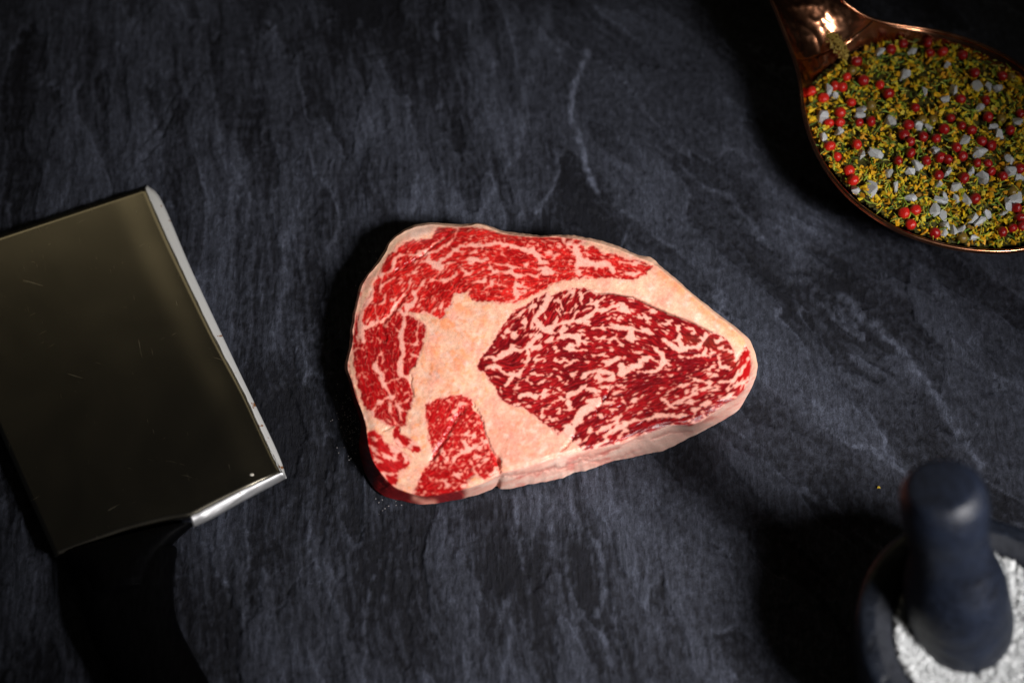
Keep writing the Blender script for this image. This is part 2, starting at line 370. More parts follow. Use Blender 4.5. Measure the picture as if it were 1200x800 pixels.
VEINS = [  # tile, points, width in photo px
    ('B', [(-150, 470), (-60, 470), (0, 440), (60, 390), (110, 340), (180, 300), (260, 285), (400, 295), (520, 280), (640, 290), (760, 310), (860, 340), (920, 340)], 4.6),
    ('B', [(920, 330), (970, 390), (1010, 450), (1080, 460)], 6.5), ('B', [(290, 430), (400, 460)], 3.5),
    ('B', [(480, 490), (520, 570), (600, 575), (690, 575), (760, 600), (750, 680), (735, 790)], 4), ('B', [(520, 575), (440, 620), (420, 660), (330, 670), (220, 690)], 2.8),
    ('B', [(490, 680), (510, 750)], 3.6), ('B', [(770, 600), (850, 590), (960, 610), (1060, 540)], 3.4), ('B', [(640, 490), (740, 520), (850, 520), (950, 530), (1080, 520)], 2.6),
    ('B', [(860, 500)], 7), ('B', [(880, 300), (990, 290)], 1.8), ('B', [(640, 200), (630, 260)], 2), ('B', [(600, 390), (700, 420)], 2), ('B', [(0, 500), (60, 470)], 2.6),
    ('B', [(0, 680), (80, 640), (130, 600), (130, 560)], 4), ('B', [(180, 500), (280, 470)], 2.6), ('B', [(1040, 580), (1156, 560)], 4.5), ('B', [(780, 720), (900, 730)], 2.6),
    ('B', [(590, 650), (560, 690), (640, 720), (700, 760)], 1.5), ('B', [(140, 120), (110, 200), (40, 280)], 2),
    ('C', [(160, 215), (200, 270), (290, 300), (400, 270), (440, 260)], 4), ('C', [(290, 300), (350, 400), (330, 470), (430, 490)], 6),
    ('C', [(390, 450), (500, 500), (640, 490), (700, 560)], 8), ('C', [(830, 590), (960, 580)], 4.6), ('C', [(0, 390), (150, 390)], 2.4), ('C', [(0, 560), (200, 570), (350, 560)], 2.6),
    ('C', [(0, 240), (160, 240)], 1.8), ('C', [(110, 640), (120, 590)], 2.6), ('C', [(720, 450), (860, 480), (900, 510)], 1.8), ('C', [(600, 420), (480, 370)], 1.5),
    ('A', [(700, 360), (870, 340), (980, 260), (1100, 200)], 2.4), ('A', [(540, 500), (560, 430), (650, 390), (760, 380), (830, 370)], 4), ('A', [(960, 480), (1040, 520)], 8),
    ('A', [(620, 690), (700, 590), (800, 560)], 1.4), ('A', [(430, 720), (520, 650), (560, 600)], 2), ('A', [(940, 650), (1060, 660), (1156, 620)], 2.6), ('A', [(860, 460), (960, 430)], 3),
    ('A', [(400, 600), (460, 590), (560, 520)], 3), ('A', [(420, 790), (400, 700), (430, 620)], 2.4), ('A', [(1060, 560), (1130, 480)], 2.6), ('A', [(880, 380), (1000, 330), (1080, 280)], 2.4),
    ('E', [(330, 30), (260, 170), (210, 230), (200, 330), (215, 430), (235, 530)], 6), ('E', [(230, 400), (330, 360), (430, 320), (520, 220), (600, 110), (660, 40)], 3.8),
    ('E', [(760, 20), (770, 100), (700, 190), (660, 270), (650, 360), (620, 470), (630, 560), (640, 660), (620, 790)], 6), ('E', [(600, 200), (660, 270)], 4),
    ('E', [(690, 70), (680, 180)], 2.4), ('E', [(720, 260), (800, 270), (880, 250), (970, 320)], 5), ('E', [(350, 150), (370, 300)], 2.6), ('E', [(460, 50), (450, 130), (390, 160)], 2.6),
    ('E', [(460, 370), (580, 410)], 1.6), ('E', [(810, 320), (790, 400), (790, 560)], 2), ('E', [(660, 560), (800, 570)], 2.2), ('E', [(730, 660), (800, 690)], 3.2),
    ('E', [(340, 410), (350, 470), (410, 540), (390, 560)], 2.6), ('E', [(350, 790), (370, 690), (430, 650)], 2.6), ('E', [(220, 700), (260, 690)], 1.6), ('E', [(420, 790), (440, 700), (420, 640)], 1.4),
    ('E', [(570, 420), (640, 430)], 3), ('E', [(120, 640), (180, 600), (240, 620)], 1.4), ('E', [(1040, 180), (1060, 120)], 3), ('E', [(960, 70), (990, 130), (960, 220)], 1.8), ('E', [(820, 100), (880, 90)], 2),
    ('E', [(540, 280), (520, 330), (560, 380)], 1.2), ('E', [(150, 230), (190, 420), (180, 540)], 3.5),
    ('I', [(335, 20), (345, 60), (400, 120), (420, 200), (470, 270), (520, 330)], 3.6), ('I', [(610, 0), (610, 80), (620, 140)], 6.5), ('I', [(620, 140), (690, 140), (740, 200)], 4.6),
    ('I', [(610, 150), (540, 180), (510, 200), (440, 210)], 2.2), ('I', [(550, 340), (470, 360), (400, 400), (360, 450), (320, 520), (300, 560)], 5), ('I', [(520, 330), (560, 350), (570, 430), (610, 480), (690, 500)], 2.4),
    ('I', [(580, 410), (650, 410), (710, 360)], 1.2), ('I', [(500, 420), (500, 500), (550, 600), (580, 640)], 2.2), ('I', [(590, 480), (620, 560), (640, 620)], 1.8), ('I', [(600, 320), (640, 240)], 1.2),
    ('I', [(430, 210), (440, 100), (480, 60)], 1.1), ('I', [(250, 90), (320, 150)], 1.2), ('I', [(450, 540), (510, 620), (400, 590)], 1.4), ('I', [(380, 230), (420, 320)], 1.0), ('I', [(640, 330), (700, 300)], 1.6),
    ('M', [(240, 130), (310, 150), (350, 210), (430, 260), (540, 280), (600, 300)], 3.8), ('M', [(400, 310), (300, 390)], 2.2), ('M', [(230, 240), (290, 300), (370, 300)], 2.2), ('M', [(640, 230), (680, 290), (650, 330)], 3.2),
    ('M', [(430, 430), (590, 440)], 2.2), ('M', [(270, 60), (350, 60)], 1.8), ('M', [(330, 100), (430, 60), (450, 130)], 1.6), ('M', [(600, 120), (700, 170)], 1.4), ('M', [(480, 520), (440, 460)], 1.6),
    ('M', [(470, 200), (600, 210)], 1.4), ('M', [(330, 560), (480, 640), (620, 700)], .9), ('M', [(380, 540), (520, 630), (650, 700)], .8),
    ('N', [(210, 100), (235, 180)], 3.8), ('N', [(400, 110), (300, 170), (230, 200), (150, 250), (80, 310), (50, 390)], 3.2), ('N', [(280, 320), (310, 370), (340, 450)], 3.2), ('N', [(30, 190), (200, 200)], 1.8),
    ('N', [(360, 360), (440, 310)], 2.4), ('N', [(160, 40), (280, 40)], 1.8), ('N', [(430, 380), (530, 420), (540, 370)], 1.4), ('N', [(20, 530), (100, 590), (170, 540)], 2.4), ('N', [(120, 380), (230, 330)], 1.4),
    ('N', [(410, 120), (440, 260), (330, 290)], 1.2), ('J', [(100, 520), (170, 420), (220, 420)], 5), ('J', [(30, 600), (110, 520)], 2.4), ('J', [(240, 620), (260, 720), (180, 760)], 2), ('J', [(370, 600), (400, 720)], 2.2),
    ('M', [(940, 380), (1000, 340), (1010, 260)], 3), ('M', [(1040, 380), (1150, 350)], 3), ('M', [(980, 300), (1050, 150)], 1.4), ('M', [(900, 450), (960, 520), (1100, 500)], 1.6), ('M', [(860, 620), (990, 640), (1100, 680)], 1.5),
    ('F', [(890, 180), (800, 240), (790, 270)], 3.6), ('F', [(930, 110), (900, 190), (960, 150)], 4), ('F', [(1090, 60), (1060, 180), (1000, 220), (950, 290), (1010, 350), (1040, 410), (1120, 430)], 7.5), ('F', [(730, 470)], 9), ('F', [(840, 400), (860, 300)], 2.4),
    ('F', [(1010, 480), (920, 520), (880, 590), (800, 640), (720, 610), (620, 680), (540, 720), (480, 700)], 5.5), ('F', [(860, 600), (890, 680), (850, 780)], 5), ('F', [(640, 440), (690, 440), (760, 430)], 2), ('F', [(600, 470), (620, 490)], 2.4),
    ('F', [(530, 590)], 4), ('F', [(700, 570), (820, 590)], 1.4), ('F', [(1000, 600), (920, 610)], 5), ('F', [(420, 740), (470, 690)], 1.6), ('F', [(960, 340), (1010, 420)], 1.2), ('F', [(1060, 250), (1070, 290)], 3),
    ('J', [(440, 60), (540, 20), (600, 80), (640, 120), (720, 130), (680, 200), (640, 230)], 4.4), ('J', [(850, 20), (800, 80)], 2.6), ('J', [(730, 130), (860, 150)], 1.8), ('J', [(800, 350), (900, 330), (960, 350)], 4.4),
    ('J', [(1090, 320), (1010, 380)], 2.6), ('J', [(740, 440), (860, 410)], 2.6), ('J', [(1020, 430), (1156, 410)], 4), ('J', [(980, 210), (1050, 180)], 2.6), ('J', [(490, 160)], 3), ('J', [(580, 260), (600, 330)], 2.2), ('J', [(690, 385)], 3),
    ('J', [(1040, 470), (1010, 560)], 2.2), ('J', [(940, 110), (1030, 130)], 2.2), ('J', [(1130, 110), (1060, 150)], 1.6), ('J', [(1140, 600)], 4),
    ('G', [(0, 400), (80, 370), (170, 330), (320, 330), (430, 280), (520, 220), (640, 200), (750, 150)], 4.6), ('G', [(160, 250), (240, 230), (330, 220)], 2.4), ('G', [(280, 300), (310, 240)], 4), ('G', [(360, 40), (370, 150), (500, 150), (600, 80)], 3),
    ('G', [(520, 150), (540, 210)], 2.6), ('G', [(810, 170)], 10), ('G', [(820, 190), (890, 250), (1000, 300)], 3), ('G', [(170, 470), (340, 480), (330, 560), (230, 580)], 5), ('G', [(340, 420), (420, 390)], 2.6),
    ('G', [(740, 380), (860, 400), (900, 450), (840, 490), (900, 520)], 6), ('G', [(1010, 420), (1100, 460)], 3), ('G', [(800, 510), (600, 510)], 1.8), ('G', [(0, 440), (90, 440)], 3), ('G', [(180, 600), (300, 620), (430, 620)], 2.6),
    ('G', [(720, 720), (660, 760), (600, 740)], 5), ('G', [(970, 740), (1050, 720)], 6), ('G', [(200, 780), (330, 720)], 4), ('G', [(400, 680), (600, 680)], 1.8), ('G', [(1110, 220)], 6), ('G', [(480, 400), (640, 390), (760, 400)], 2), ('G', [(150, 120), (180, 200)], 1.8),
    ('G', [(100, 200), (160, 290)], 1.4), ('G', [(640, 250), (720, 300)], 1.8), ('G', [(900, 650), (1000, 640)], 3), ('G', [(450, 80), (470, 120)], 2.4),
    ('K', [(370, 150), (450, 90), (560, 90), (680, 110), (700, 170), (560, 180)], 6), ('K', [(780, 20), (790, 120), (860, 70), (980, 40)], 7), ('K', [(410, 240), (330, 310), (230, 350)], 5.5), ('K', [(430, 270), (560, 310)], 4.6),
    ('K', [(430, 400), (560, 380), (540, 420)], 6), ('K', [(520, 420), (420, 490), (360, 540), (320, 620), (250, 700), (150, 790)], 10), ('K', [(260, 690), (190, 780)], 14), ('K', [(0, 410), (110, 400)], 2.6), ('K', [(640, 290), (700, 250), (800, 240)], 1.8),
    ('K', [(800, 400), (850, 470), (780, 540), (640, 610)], 3.2), ('K', [(930, 390)], 8), ('K', [(560, 560)], 7), ('K', [(590, 680), (540, 720)], 5), ('K', [(1150, 570), (900, 610), (800, 660), (680, 700), (600, 770)], 4.6), ('K', [(280, 120)], 6),
    ('K', [(0, 190), (150, 180)], 2.2), ('K', [(20, 340), (70, 310)], 2.6), ('K', [(180, 660), (240, 650)], 4), ('K', [(1020, 100), (1090, 90)], 4), ('K', [(790, 370)], 4), ('K', [(620, 430), (720, 420)], 2), ('K', [(60, 600), (120, 590)], 1.8), ('K', [(190, 490), (300, 480)], 2.4),
    ('O', [(520, 330), (600, 290), (640, 270)], 5), ('O', [(160, 400), (250, 320), (340, 280)], 6),
    ('H', [(100, 260), (200, 300), (270, 370), (330, 340), (360, 310)], 6), ('H', [(260, 110), (280, 180), (270, 260), (330, 320), (470, 330), (560, 190)], 4.6), ('H', [(270, 420), (420, 430), (520, 400), (560, 340)], 4.2), ('H', [(100, 390), (110, 500), (60, 550)], 6),
    ('H', [(690, 400), (700, 520), (770, 540)], 3.2), ('H', [(1000, 440), (970, 520), (900, 600), (830, 680), (700, 690)], 4), ('H', [(380, 640), (560, 690), (680, 690)], 1.8), ('H', [(880, 720), (1000, 660)], 2.6), ('H', [(970, 350)], 4), ('H', [(640, 610), (680, 630)], 2.6),
    ('H', [(180, 680), (240, 700)], 2.6), ('H', [(620, 380), (580, 470)], 2.2), ('H', [(470, 230), (560, 210), (620, 180)], 1.8), ('H', [(150, 610), (300, 600)], 1.8), ('H', [(40, 70), (150, 90), (190, 40)], 2.4),
    ('L', [(220, 240), (330, 200), (460, 140)], 4.6), ('L', [(150, 130), (300, 50)], 2.6), ('L', [(430, 330), (500, 270), (600, 230)], 4.6), ('L', [(350, 370), (200, 380), (60, 380)], 4.4), ('L', [(780, 100), (880, 40)], 4), ('L', [(540, 120), (700, 100)], 2.2), ('L', [(700, 190), (860, 190)], 2.6),
    ('L', [(440, 340), (420, 390)], 3), ('L', [(90, 200), (150, 240), (220, 300)], 2.6),
]
FOLDS = [  # creases and cut lines: points, width px, depth mm
    (tr('E', [(660, 50), (560, 190), (480, 270), (430, 350), (440, 420), (460, 500)]), 2.8, .75),
    (tr('J', [(210, 470), (120, 590), (20, 770)]) + tr('M', [(1090, 60), (1020, 170), (950, 290)]), 3.2, .85),
    (tr('A', [(1156, 130), (980, 270), (860, 380), (700, 480), (560, 560)]), 1.6, .6),
    (tr('N', [(560, 280), (575, 420), (545, 540), (540, 600)]), 2.8, 1.9),
    (tr('J', [(310, 420), (380, 560), (420, 720)]) + tr('N', [(500, 190), (560, 290)]), 1.6, .7),
    (tr('I', [(720, 120), (730, 240), (740, 330)]), 1.6, .5),
    (tr('K', [(650, 240), (640, 350), (540, 460), (520, 560)]), 1.4, .5),
    (tr('O', [(300, 230), (220, 310), (160, 390)]), 1.8, .6),
    (tr('I', [(440, 700), (560, 640), (600, 700)]), 1.6, .5),
    (tr('H', [(860, 480), (960, 330)]), 2.0, .7),
]
MEMBRANE = [(693, 343), (705, 343.5), (719, 344), (741, 347.5), (759, 355.5), (769, 360.5), (790, 369.5), (810, 377.5), (824, 384), (834, 389)]
# marbling run: photo position -> direction
DIRS = [((420, 400), (.25, 1)), ((440, 340), (.6, -.8)), ((470, 310), (.7, -.72)), ((500, 310), (.85, -.55)), ((540, 300), (.97, -.25)), ((590, 300), (1, .05)), ((640, 305), (1, .1)), ((700, 305), (1, .25)),
        ((740, 318), (1, .2)), ((520, 345), (.5, -.85)), ((460, 370), (.5, -.85)), ((580, 335), (1, 0)), ((430, 450), (.3, 1)), ((470, 470), (.6, .8)), ((450, 530), (.8, .6)), ((520, 490), (.5, -.85)), ((545, 520), (.85, -.5)),
        ((530, 560), (.95, -.3)), ((600, 400), (.7, -.7)), ((580, 440), (.8, .2)), ((630, 370), (.5, -.8)), ((660, 355), (.4, -.9)), ((700, 355), (.9, -.4)), ((690, 400), (1, .05)), ((640, 440), (1, -.2)), ((620, 465), (1, -.1)),
        ((750, 375), (1, .35)), ((740, 410), (1, .25)), ((780, 390), (.9, .45)), ((820, 400), (.8, .6)), ((790, 440), (.95, -.2)), ((700, 470), (.9, -.4)), ((740, 480), (.88, -.48)), ((790, 480), (.9, -.45)), ((690, 510), (.8, -.6)),
        ((840, 450), (.9, -.35)), ((872, 435), (.4, -.9)), ((845, 425), (.9, -.2)), ((740, 500), (.95, -.35))]

def meat_material(name, rough, spec, bump):
    m = NT(name); co = m.coord()
    a = m.attr("Col"); col = a.outputs['Color']; fat = a.outputs['Alpha']
    n1 = m.noise(co, 1500, 3, .6); n2 = m.noise(co, 520, 3, .55)
    var = m.ramp(n1, [(0.3, (.86,) * 3), (0.7, (1.12,) * 3)])
    rg = m.math('ADD', m.math('MULTIPLY', fat, .10), rough)
    m.set(Base_Color=m.mix(1.0, col, var, 'MULTIPLY'), Roughness=rg, Specular_IOR_Level=spec)
    m.bsdf.inputs['Subsurface Weight'].default_value = .12
    m.bsdf.inputs['Subsurface Radius'].default_value = (.0022, .0007, .0005)
    m.bsdf.inputs['Subsurface Scale'].default_value = 1.0
    m.bump(m.math('ADD', n2, m.math('MULTIPLY', n1, .5)), bump, .00035)
    return m.mat

def build_steak():
    S = 2.0; X0, Y0, X1, Y1 = 392, 248, 900, 604
    W, H = int((X1 - X0) * S), int((Y1 - Y0) * S)
    gx, gy = np.meshgrid(X0 + np.arange(W) / S, Y0 + np.arange(H) / S)
    wx = gx + 1.5 * pn(gx * .11, gy * .11, 1) + .9 * pn(gx * .29, gy * .29, 2)
    wy = gy + 1.5 * pn(gx * .11, gy * .11, 3) + .9 * pn(gx * .29, gy * .29, 4)
    # region masks (signed distance, px, positive inside)
    sd = {n: poly_sdf(P, wx, wy) for n, P in dict(eye=EYE, cap=CAP, side=SIDE, corner=CORNER, patch=PATCH, lower=LOWER).items()}
    names = ['eye', 'cap', 'side', 'corner', 'patch', 'lower']
    allsd = np.stack([sd[n] for n in names]); reg = np.argmax(allsd, 0); msd = allsd.max(0)
    # direction field
    c2 = np.zeros_like(gx); s2 = np.zeros_like(gx)
    for (x, y), (dx, dy) in DIRS:
        th = 2 * math.atan2(dy, dx); w = 1 / (((gx - x) ** 2 + (gy - y) ** 2) + 60) ** 1.5
        c2 += w * math.cos(th); s2 += w * math.sin(th)
    th = .5 * np.arctan2(s2, c2) + .35 * pn(gx * .045, gy * .045, 21) + .35 * pn(gx * .13, gy * .13, 22)
    # the angle is only known mod 180 degrees: step along it with the sign kept by the last step
    dxf, dyf = np.cos(th), np.sin(th)
    def lic(img, length, step=1.0):
        acc = img.copy(); tot = 1.0
        iy0, ix0 = np.mgrid[0:H, 0:W].astype(float)
        for sgn in (1, -1):
            fx, fy = ix0.copy(), iy0.copy(); vx, vy = sgn * dxf, sgn * dyf
            n = int(length * S / step)
            for k in range(1, n + 1):
                fx = fx + vx * step; fy = fy + vy * step
                jx = np.clip(fx, 0, W - 1).astype(int); jy = np.clip(fy, 0, H - 1).astype(int)
                nx, ny = dxf[jy, jx], dyf[jy, jx]; fl = np.where(nx * vx + ny * vy < 0, -1, 1); vx, vy = nx * fl, ny * fl
                w = math.cos(.5 * math.pi * k / (n + 1)); acc += w * img[jy, jx]; tot += w
        return acc / tot
    def rank(a, mask):
        v = np.sort(a[mask]); return np.searchsorted(v, a) / max(1, len(v))
    nz = lambda sg, seed: blur(np.random.default_rng(seed).standard_normal((H, W)), sg * S)
    inside = msd > 0
    def nrm(a): return (a - a[inside].mean()) / a[inside].std()
    coarse = nrm(lic(nz(1.55, 1), 5.0)); fine = nrm(lic(nz(.75, 2), 3.0)); vfine = nrm(lic(nz(.45, 3), 3.5)); brd = nrm(nz(9, 4)); cell = nrm(nz(1.0, 5))
    fibre = nrm(lic(nz(.5, 6), 9.0))
    q_eye = rank(.75 * nrm(coarse) + .85 * fine + .38 * vfine + .3 * brd, sd['eye'] > 0)
    q_cap = rank(.55 * coarse + .9 * fine + .55 * vfine + .5 * brd, sd['cap'] > 0)
    q_low = rank(.45 * coarse + .8 * cell + .5 * fine + .4 * brd, sd['lower'] > 0)
    q_side = rank(.6 * coarse + .5 * fine + .5 * cell + .6 * brd, sd['side'] > 0)
    q_cor = rank(.9 * coarse + .5 * fine + .5 * brd, sd['corner'] > 0)
    Q = np.select([reg == 0, reg == 1, reg == 2, reg == 3, reg == 4, reg == 5], [q_eye, q_cap, q_side, q_cor, q_cor, q_low])
    thr = np.select([reg == 0, reg == 1, reg == 2, reg == 3, reg == 4, reg == 5], [.79, .89, .96, .90, .85, .83])
    # the left half of the eye is fuller, its middle and right richer in fat; upper left muscle leaner low down
    thr = thr + np.where(reg == 0, .06 + .08 * sstep(650, 580, gx) - .05 * np.exp(-(((gx - 790) / 45) ** 2 + ((gy - 405) / 28) ** 2)), 0)
    thr = thr + np.where(reg == 1, -.06 * sstep(630, 680, gx) - .05 * sstep(470, 440, gx), 0)
    thr = thr + np.where(reg == 2, .05 * sstep(430, 460, gy), 0)
    marb = sstep(-.075, .065, Q - thr)
    # hand traced seams and islands of fat
    vein = np.zeros_like(gx)
    for k, pts, w in VEINS:
        L = np.asarray(tr(k, pts)); m = w + 5
        ix = slice(max(0, int((L[:, 0].min() - m - X0) * S)), int((L[:, 0].max() + m - X0) * S) + 1)
        iy = slice(max(0, int((L[:, 1].min() - m - Y0) * S)), int((L[:, 1].max() + m - Y0) * S) + 1)
        lx = wx[iy, ix]; ly = wy[iy, ix]
        if lx.size == 0: continue
        d = line_dist(L, lx, ly) - w * .46 - .42 * fine[iy, ix] - .55 * coarse[iy, ix] - .25 * cell[iy, ix]
        vein[iy, ix] = np.maximum(vein[iy, ix], sstep(.7, -.6, d))
    edge_fat = sstep(1.1, -1.0, msd + .55 * cell + .35 * fine)
    fat = np.maximum(np.maximum(marb, vein), edge_fat)
    # thin connective threads in the lean muscles
    thread = np.abs(fbm(wx * .10, wy * .10, 2, 71)); fat = np.maximum(fat, .75 * sstep(.035, .01, thread) * np.isin(reg, [1, 2, 5]) * (msd > 1))
    # a ragged lean film over the fat on the eye's far rim
    film = np.exp(-((line_dist([(800, 395), (845, 405), (856, 418), (850, 440)], gx, gy)) / 10) ** 2)
    # ---- colours (linear)
    c_cap = np.array([.36, .0040, .0050]); c_cap2 = np.array([.56, .015, .012]); c_eye = np.array([.155, .0025, .0050]); c_eye2 = np.array([.32, .0065, .0085])
    c_low = np.array([.47, .0095, .0105]); c_side = np.array([.33, .0055, .0075])
    A = np.select([(reg == 0)[..., None], (reg == 1)[..., None], (reg == 2)[..., None], (reg >= 3)[..., None]], [c_eye, c_cap, c_side, c_low])
    B = np.select([(reg == 0)[..., None], (reg == 1)[..., None], (reg >= 2)[..., None]], [c_eye2, c_cap2, c_cap])
    tone = np.clip(.5 + .28 * fibre + .18 * vfine + .25 * brd, 0, 1)[..., None]
    meat = A + (B - A) * tone
    meat *= (1 + .16 * np.clip(vfine, -2, 2))[..., None]
    tailw = (sstep(855, 872, gx) * (reg == 0))[..., None]; meat = meat * (1 - tailw) + c_cap * tailw
    f_seam = np.array([.82, .455, .305]); f_pink = np.array([.83, .315, .235]); f_marb = np.array([.80, .205, .150]); f_oran = np.array([.88, .33, .150]); f_white = np.array([.86, .55, .44])
    fm = sstep(2.5, -3, msd)[..., None]                   # 1 in the wide seams, 0 inside the muscle
    fn = fbm(gx * .05, gy * .05, 4, 41); fn2 = fbm(gx * .11 + 5, gy * .11, 3, 43); fn3 = fbm(gx * .3, gy * .3, 2, 47)
    fatc = f_seam + (f_pink - f_seam) * sstep(-.2, .5, fn)[..., None] * .7
    ow = (sstep(.06, .42, fn2) * .75 * np.exp(-((gx - 535) / 75) ** 2) + .95 * np.exp(-(line_dist([(775, 322), (812, 350), (850, 384), (872, 402)], gx, gy) / 7) ** 2) * (.5 + .5 * sstep(-.3, .3, fn2))
          + .5 * sstep(.15, .5, fn2) * (gy > 490))
    fatc = fatc + (f_oran - fatc) * np.clip(ow, 0, .85)[..., None]
    blot = np.zeros_like(gx)
    for kk, pts, rr, am in (('F', [(150, 190), (410, 330), (110, 700), (230, 700), (70, 380), (250, 230)], 5.5, .75), ('E', [(1080, 370), (1065, 345)], 4, 1.2), ('N', [(570, 50), (680, 160), (850, 180), (1080, 230), (920, 240), (700, 310), (620, 420)], 4, .8),
                            ('J', [(150, 30), (900, 720), (650, 670), (60, 220), (210, 110)], 6, .6), ('E', [(1010, 680), (950, 620)], 6, .6), ('I', [(800, 400), (950, 30), (1040, 90)], 5, .6)):
        for bx_, by_ in tr(kk, pts): blot += am * np.exp(-(((wx - bx_) ** 2 + (wy - by_) ** 2) / rr ** 2))
    for kk, L_ in (('F', [(220, 440), (310, 530), (300, 590)]), ('F', [(310, 530), (400, 460)]), ('F', [(60, 330), (120, 400), (160, 470)]), ('I', [(950, 30), (900, 160), (800, 230), (760, 320)]), ('J', [(700, 460), (830, 520), (900, 560)])):
        blot += .6 * np.exp(-(line_dist(tr(kk, L_), wx, wy) / 1.5) ** 2)
    fatc = fatc + (np.array([.84, .29, .13]) - fatc) * np.clip(blot, 0, .8)[..., None]
    dstr = fbm((gx - gy * 1.25) * .10, (gx * .78 + gy * .62) * .022, 3, 75) * sstep(700, 760, gx); fatc = fatc * (1 + .16 * dstr)[..., None]
    fatc = fatc + (f_pink - fatc) * (.6 * sstep(555, 580, gx) * sstep(455, 500, gy))[..., None]
    fatc = fatc + (f_white - fatc) * (.65 * sstep(.05, .5, fbm(gx * .09, gy * .09, 3, 53)))[..., None]
    fatc *= (1 + .07 * fn3 + .10 * fbm(gx * .035, gy * .035, 3, 67))[..., None]
    # pink veins inside the seam fat
    pv = sstep(.05, .0, np.abs(fbm(gx * .045 + 2, gy * .045, 3, 59))) * sstep(-.1, .3, fn2)
    fatc = fatc + (np.array([.72, .26, .17]) - fatc) * (.45 * pv)[..., None]
    fc = f_marb * (1 - fm) + fatc * fm
    big = sstep(.5, 1., blur(vein, 2.2 * S))[..., None]; fc = fc * (1 - .7 * big * (1 - fm)) + f_pink * .7 * big * (1 - fm)
    eyef = ((reg == 0) * .75)[..., None] * (1 - fm); fc = fc * (1 - eyef) + np.array([.76, .32, .245]) * eyef
    F3 = fat[..., None]
    thick = sstep(.45, .92, blur(fat, 1.5 * S))[..., None]; thin = sstep(.55, .15, blur(fat, 1.2 * S))[..., None]
    core = np.array([.86, .46, .37]); rim_ = np.array([.70, .125, .085])
    fc = fc + (core - fc) * (.65 * thick * (1 - fm)); fc = fc + (rim_ - fc) * (.6 * thin * (1 - fm)); fc = fc * (1 + .10 * np.clip(cell, -2, 2) * .6)[..., None]
    colr = meat * (1 - F3) + fc * F3
    # cut faces below the trimmed edge: muted pinkish fat with long seams, dark red on the corner lobe
    tsd = poly_sdf(TOP, gx, gy); side = sstep(1.5, -1.5, tsd)
    front = side * sstep(-.05, .25, (gy - 415) / 170)
    al = gx * .89 - gy * -.0; ac = gy + .36 * gx
    strk = fbm(gx * .028, ac * .16, 4, 83)
    sidec = np.array([.66, .34, .27]) + (np.array([.70, .46, .38]) - np.array([.66, .34, .27])) * sstep(-.3, .4, strk)[..., None]
    redp = sstep(.12, .42, fbm(gx * .05 + 4, ac * .17, 3, 85))[..., None]; sidec = sidec + (np.array([.50, .10, .085]) - sidec) * redp * .55
    sidec = sidec + (np.array([.48, .30, .25]) - sidec) * (.8 * sstep(715, 760, gx) * sstep(835, 800, gx))[..., None]  # mortar and pestle shadow painted into the front face colour
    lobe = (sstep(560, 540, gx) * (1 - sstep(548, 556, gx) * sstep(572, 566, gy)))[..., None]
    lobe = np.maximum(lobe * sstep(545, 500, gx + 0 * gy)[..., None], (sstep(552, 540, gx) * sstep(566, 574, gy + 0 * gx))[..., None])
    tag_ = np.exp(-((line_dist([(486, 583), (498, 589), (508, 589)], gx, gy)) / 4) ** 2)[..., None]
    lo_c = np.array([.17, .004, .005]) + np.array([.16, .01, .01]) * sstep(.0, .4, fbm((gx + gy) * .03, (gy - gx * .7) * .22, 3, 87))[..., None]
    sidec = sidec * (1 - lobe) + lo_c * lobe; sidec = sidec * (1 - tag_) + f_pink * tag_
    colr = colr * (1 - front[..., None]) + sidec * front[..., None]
    back = side * (1 - sstep(-.05, .25, (gy - 415) / 170)); bc = (np.array([.68, .42, .29]) + np.array([.10, -.04, .0]) * sstep(450, 425, gx)[..., None]) * (1 + .28 * fbm(gx * .09, gy * .09, 3, 89))[..., None]
    rb = sstep(.1, .4, fbm(gx * .12, gy * .12, 3, 90))[..., None] * sstep(440, 420, gx)[..., None]; bc = bc + (np.array([.42, .05, .04]) - bc) * rb
    colr = colr * (1 - .85 * back[..., None]) + bc * .85 * back[..., None]
    # pale lump of fat on the far left shoulder and the gristle line along the eye
    lump = np.exp(-(((gx - 492) / 17) ** 2 + ((gy - 272 + .3 * (gx - 492)) / 7.5) ** 2) * 1.2)[..., None]; colr = colr * (1 - .85 * lump) + np.array([.70, .48, .40]) * .85 * lump
    md = line_dist(MEMBRANE, gx + .6 * fn3, gy + .8 * fn2); mem = np.exp(-(md / .95) ** 2)[..., None] * sstep(690, 712, gx)[..., None]
    colr = colr * (1 - .85 * mem) + np.array([.10, .035, .02]) * .85 * mem
    dry = np.exp(-((line_dist([(806, 398), (838, 402), (854, 412), (860, 424)], gx, gy)) / 7) ** 2)[..., None]
    colr = colr * (1 - .35 * dry * (1 - F3)) + np.array([.16, .03, .012]) * .35 * dry * (1 - F3)
    colr = np.clip(colr, 0.002, .9)
    for ch_ in range(3): colr[..., ch_] = blur(colr[..., ch_], .75)
    # ---- relief (metres)
    rel = .00010 * blur(fat, 1.6) + .00004 * vfine * (1 - fat) + .00006 * coarse * (1 - fat) + .00035 * fn * fm[..., 0] + .00016 * fn2 * fm[..., 0] + .00035 * nrm(nz(22, 9))
    rel += .00004 * fibre * (1 - fat)
    rel -= .00008 * np.exp(-(np.abs(msd) / 1.8) ** 2)
    for L, w, dmm in FOLDS: rel -= dmm * .001 * np.exp(-(line_dist(L, wx, wy) / w) ** 2)
    rel -= .0005 * mem[..., 0]
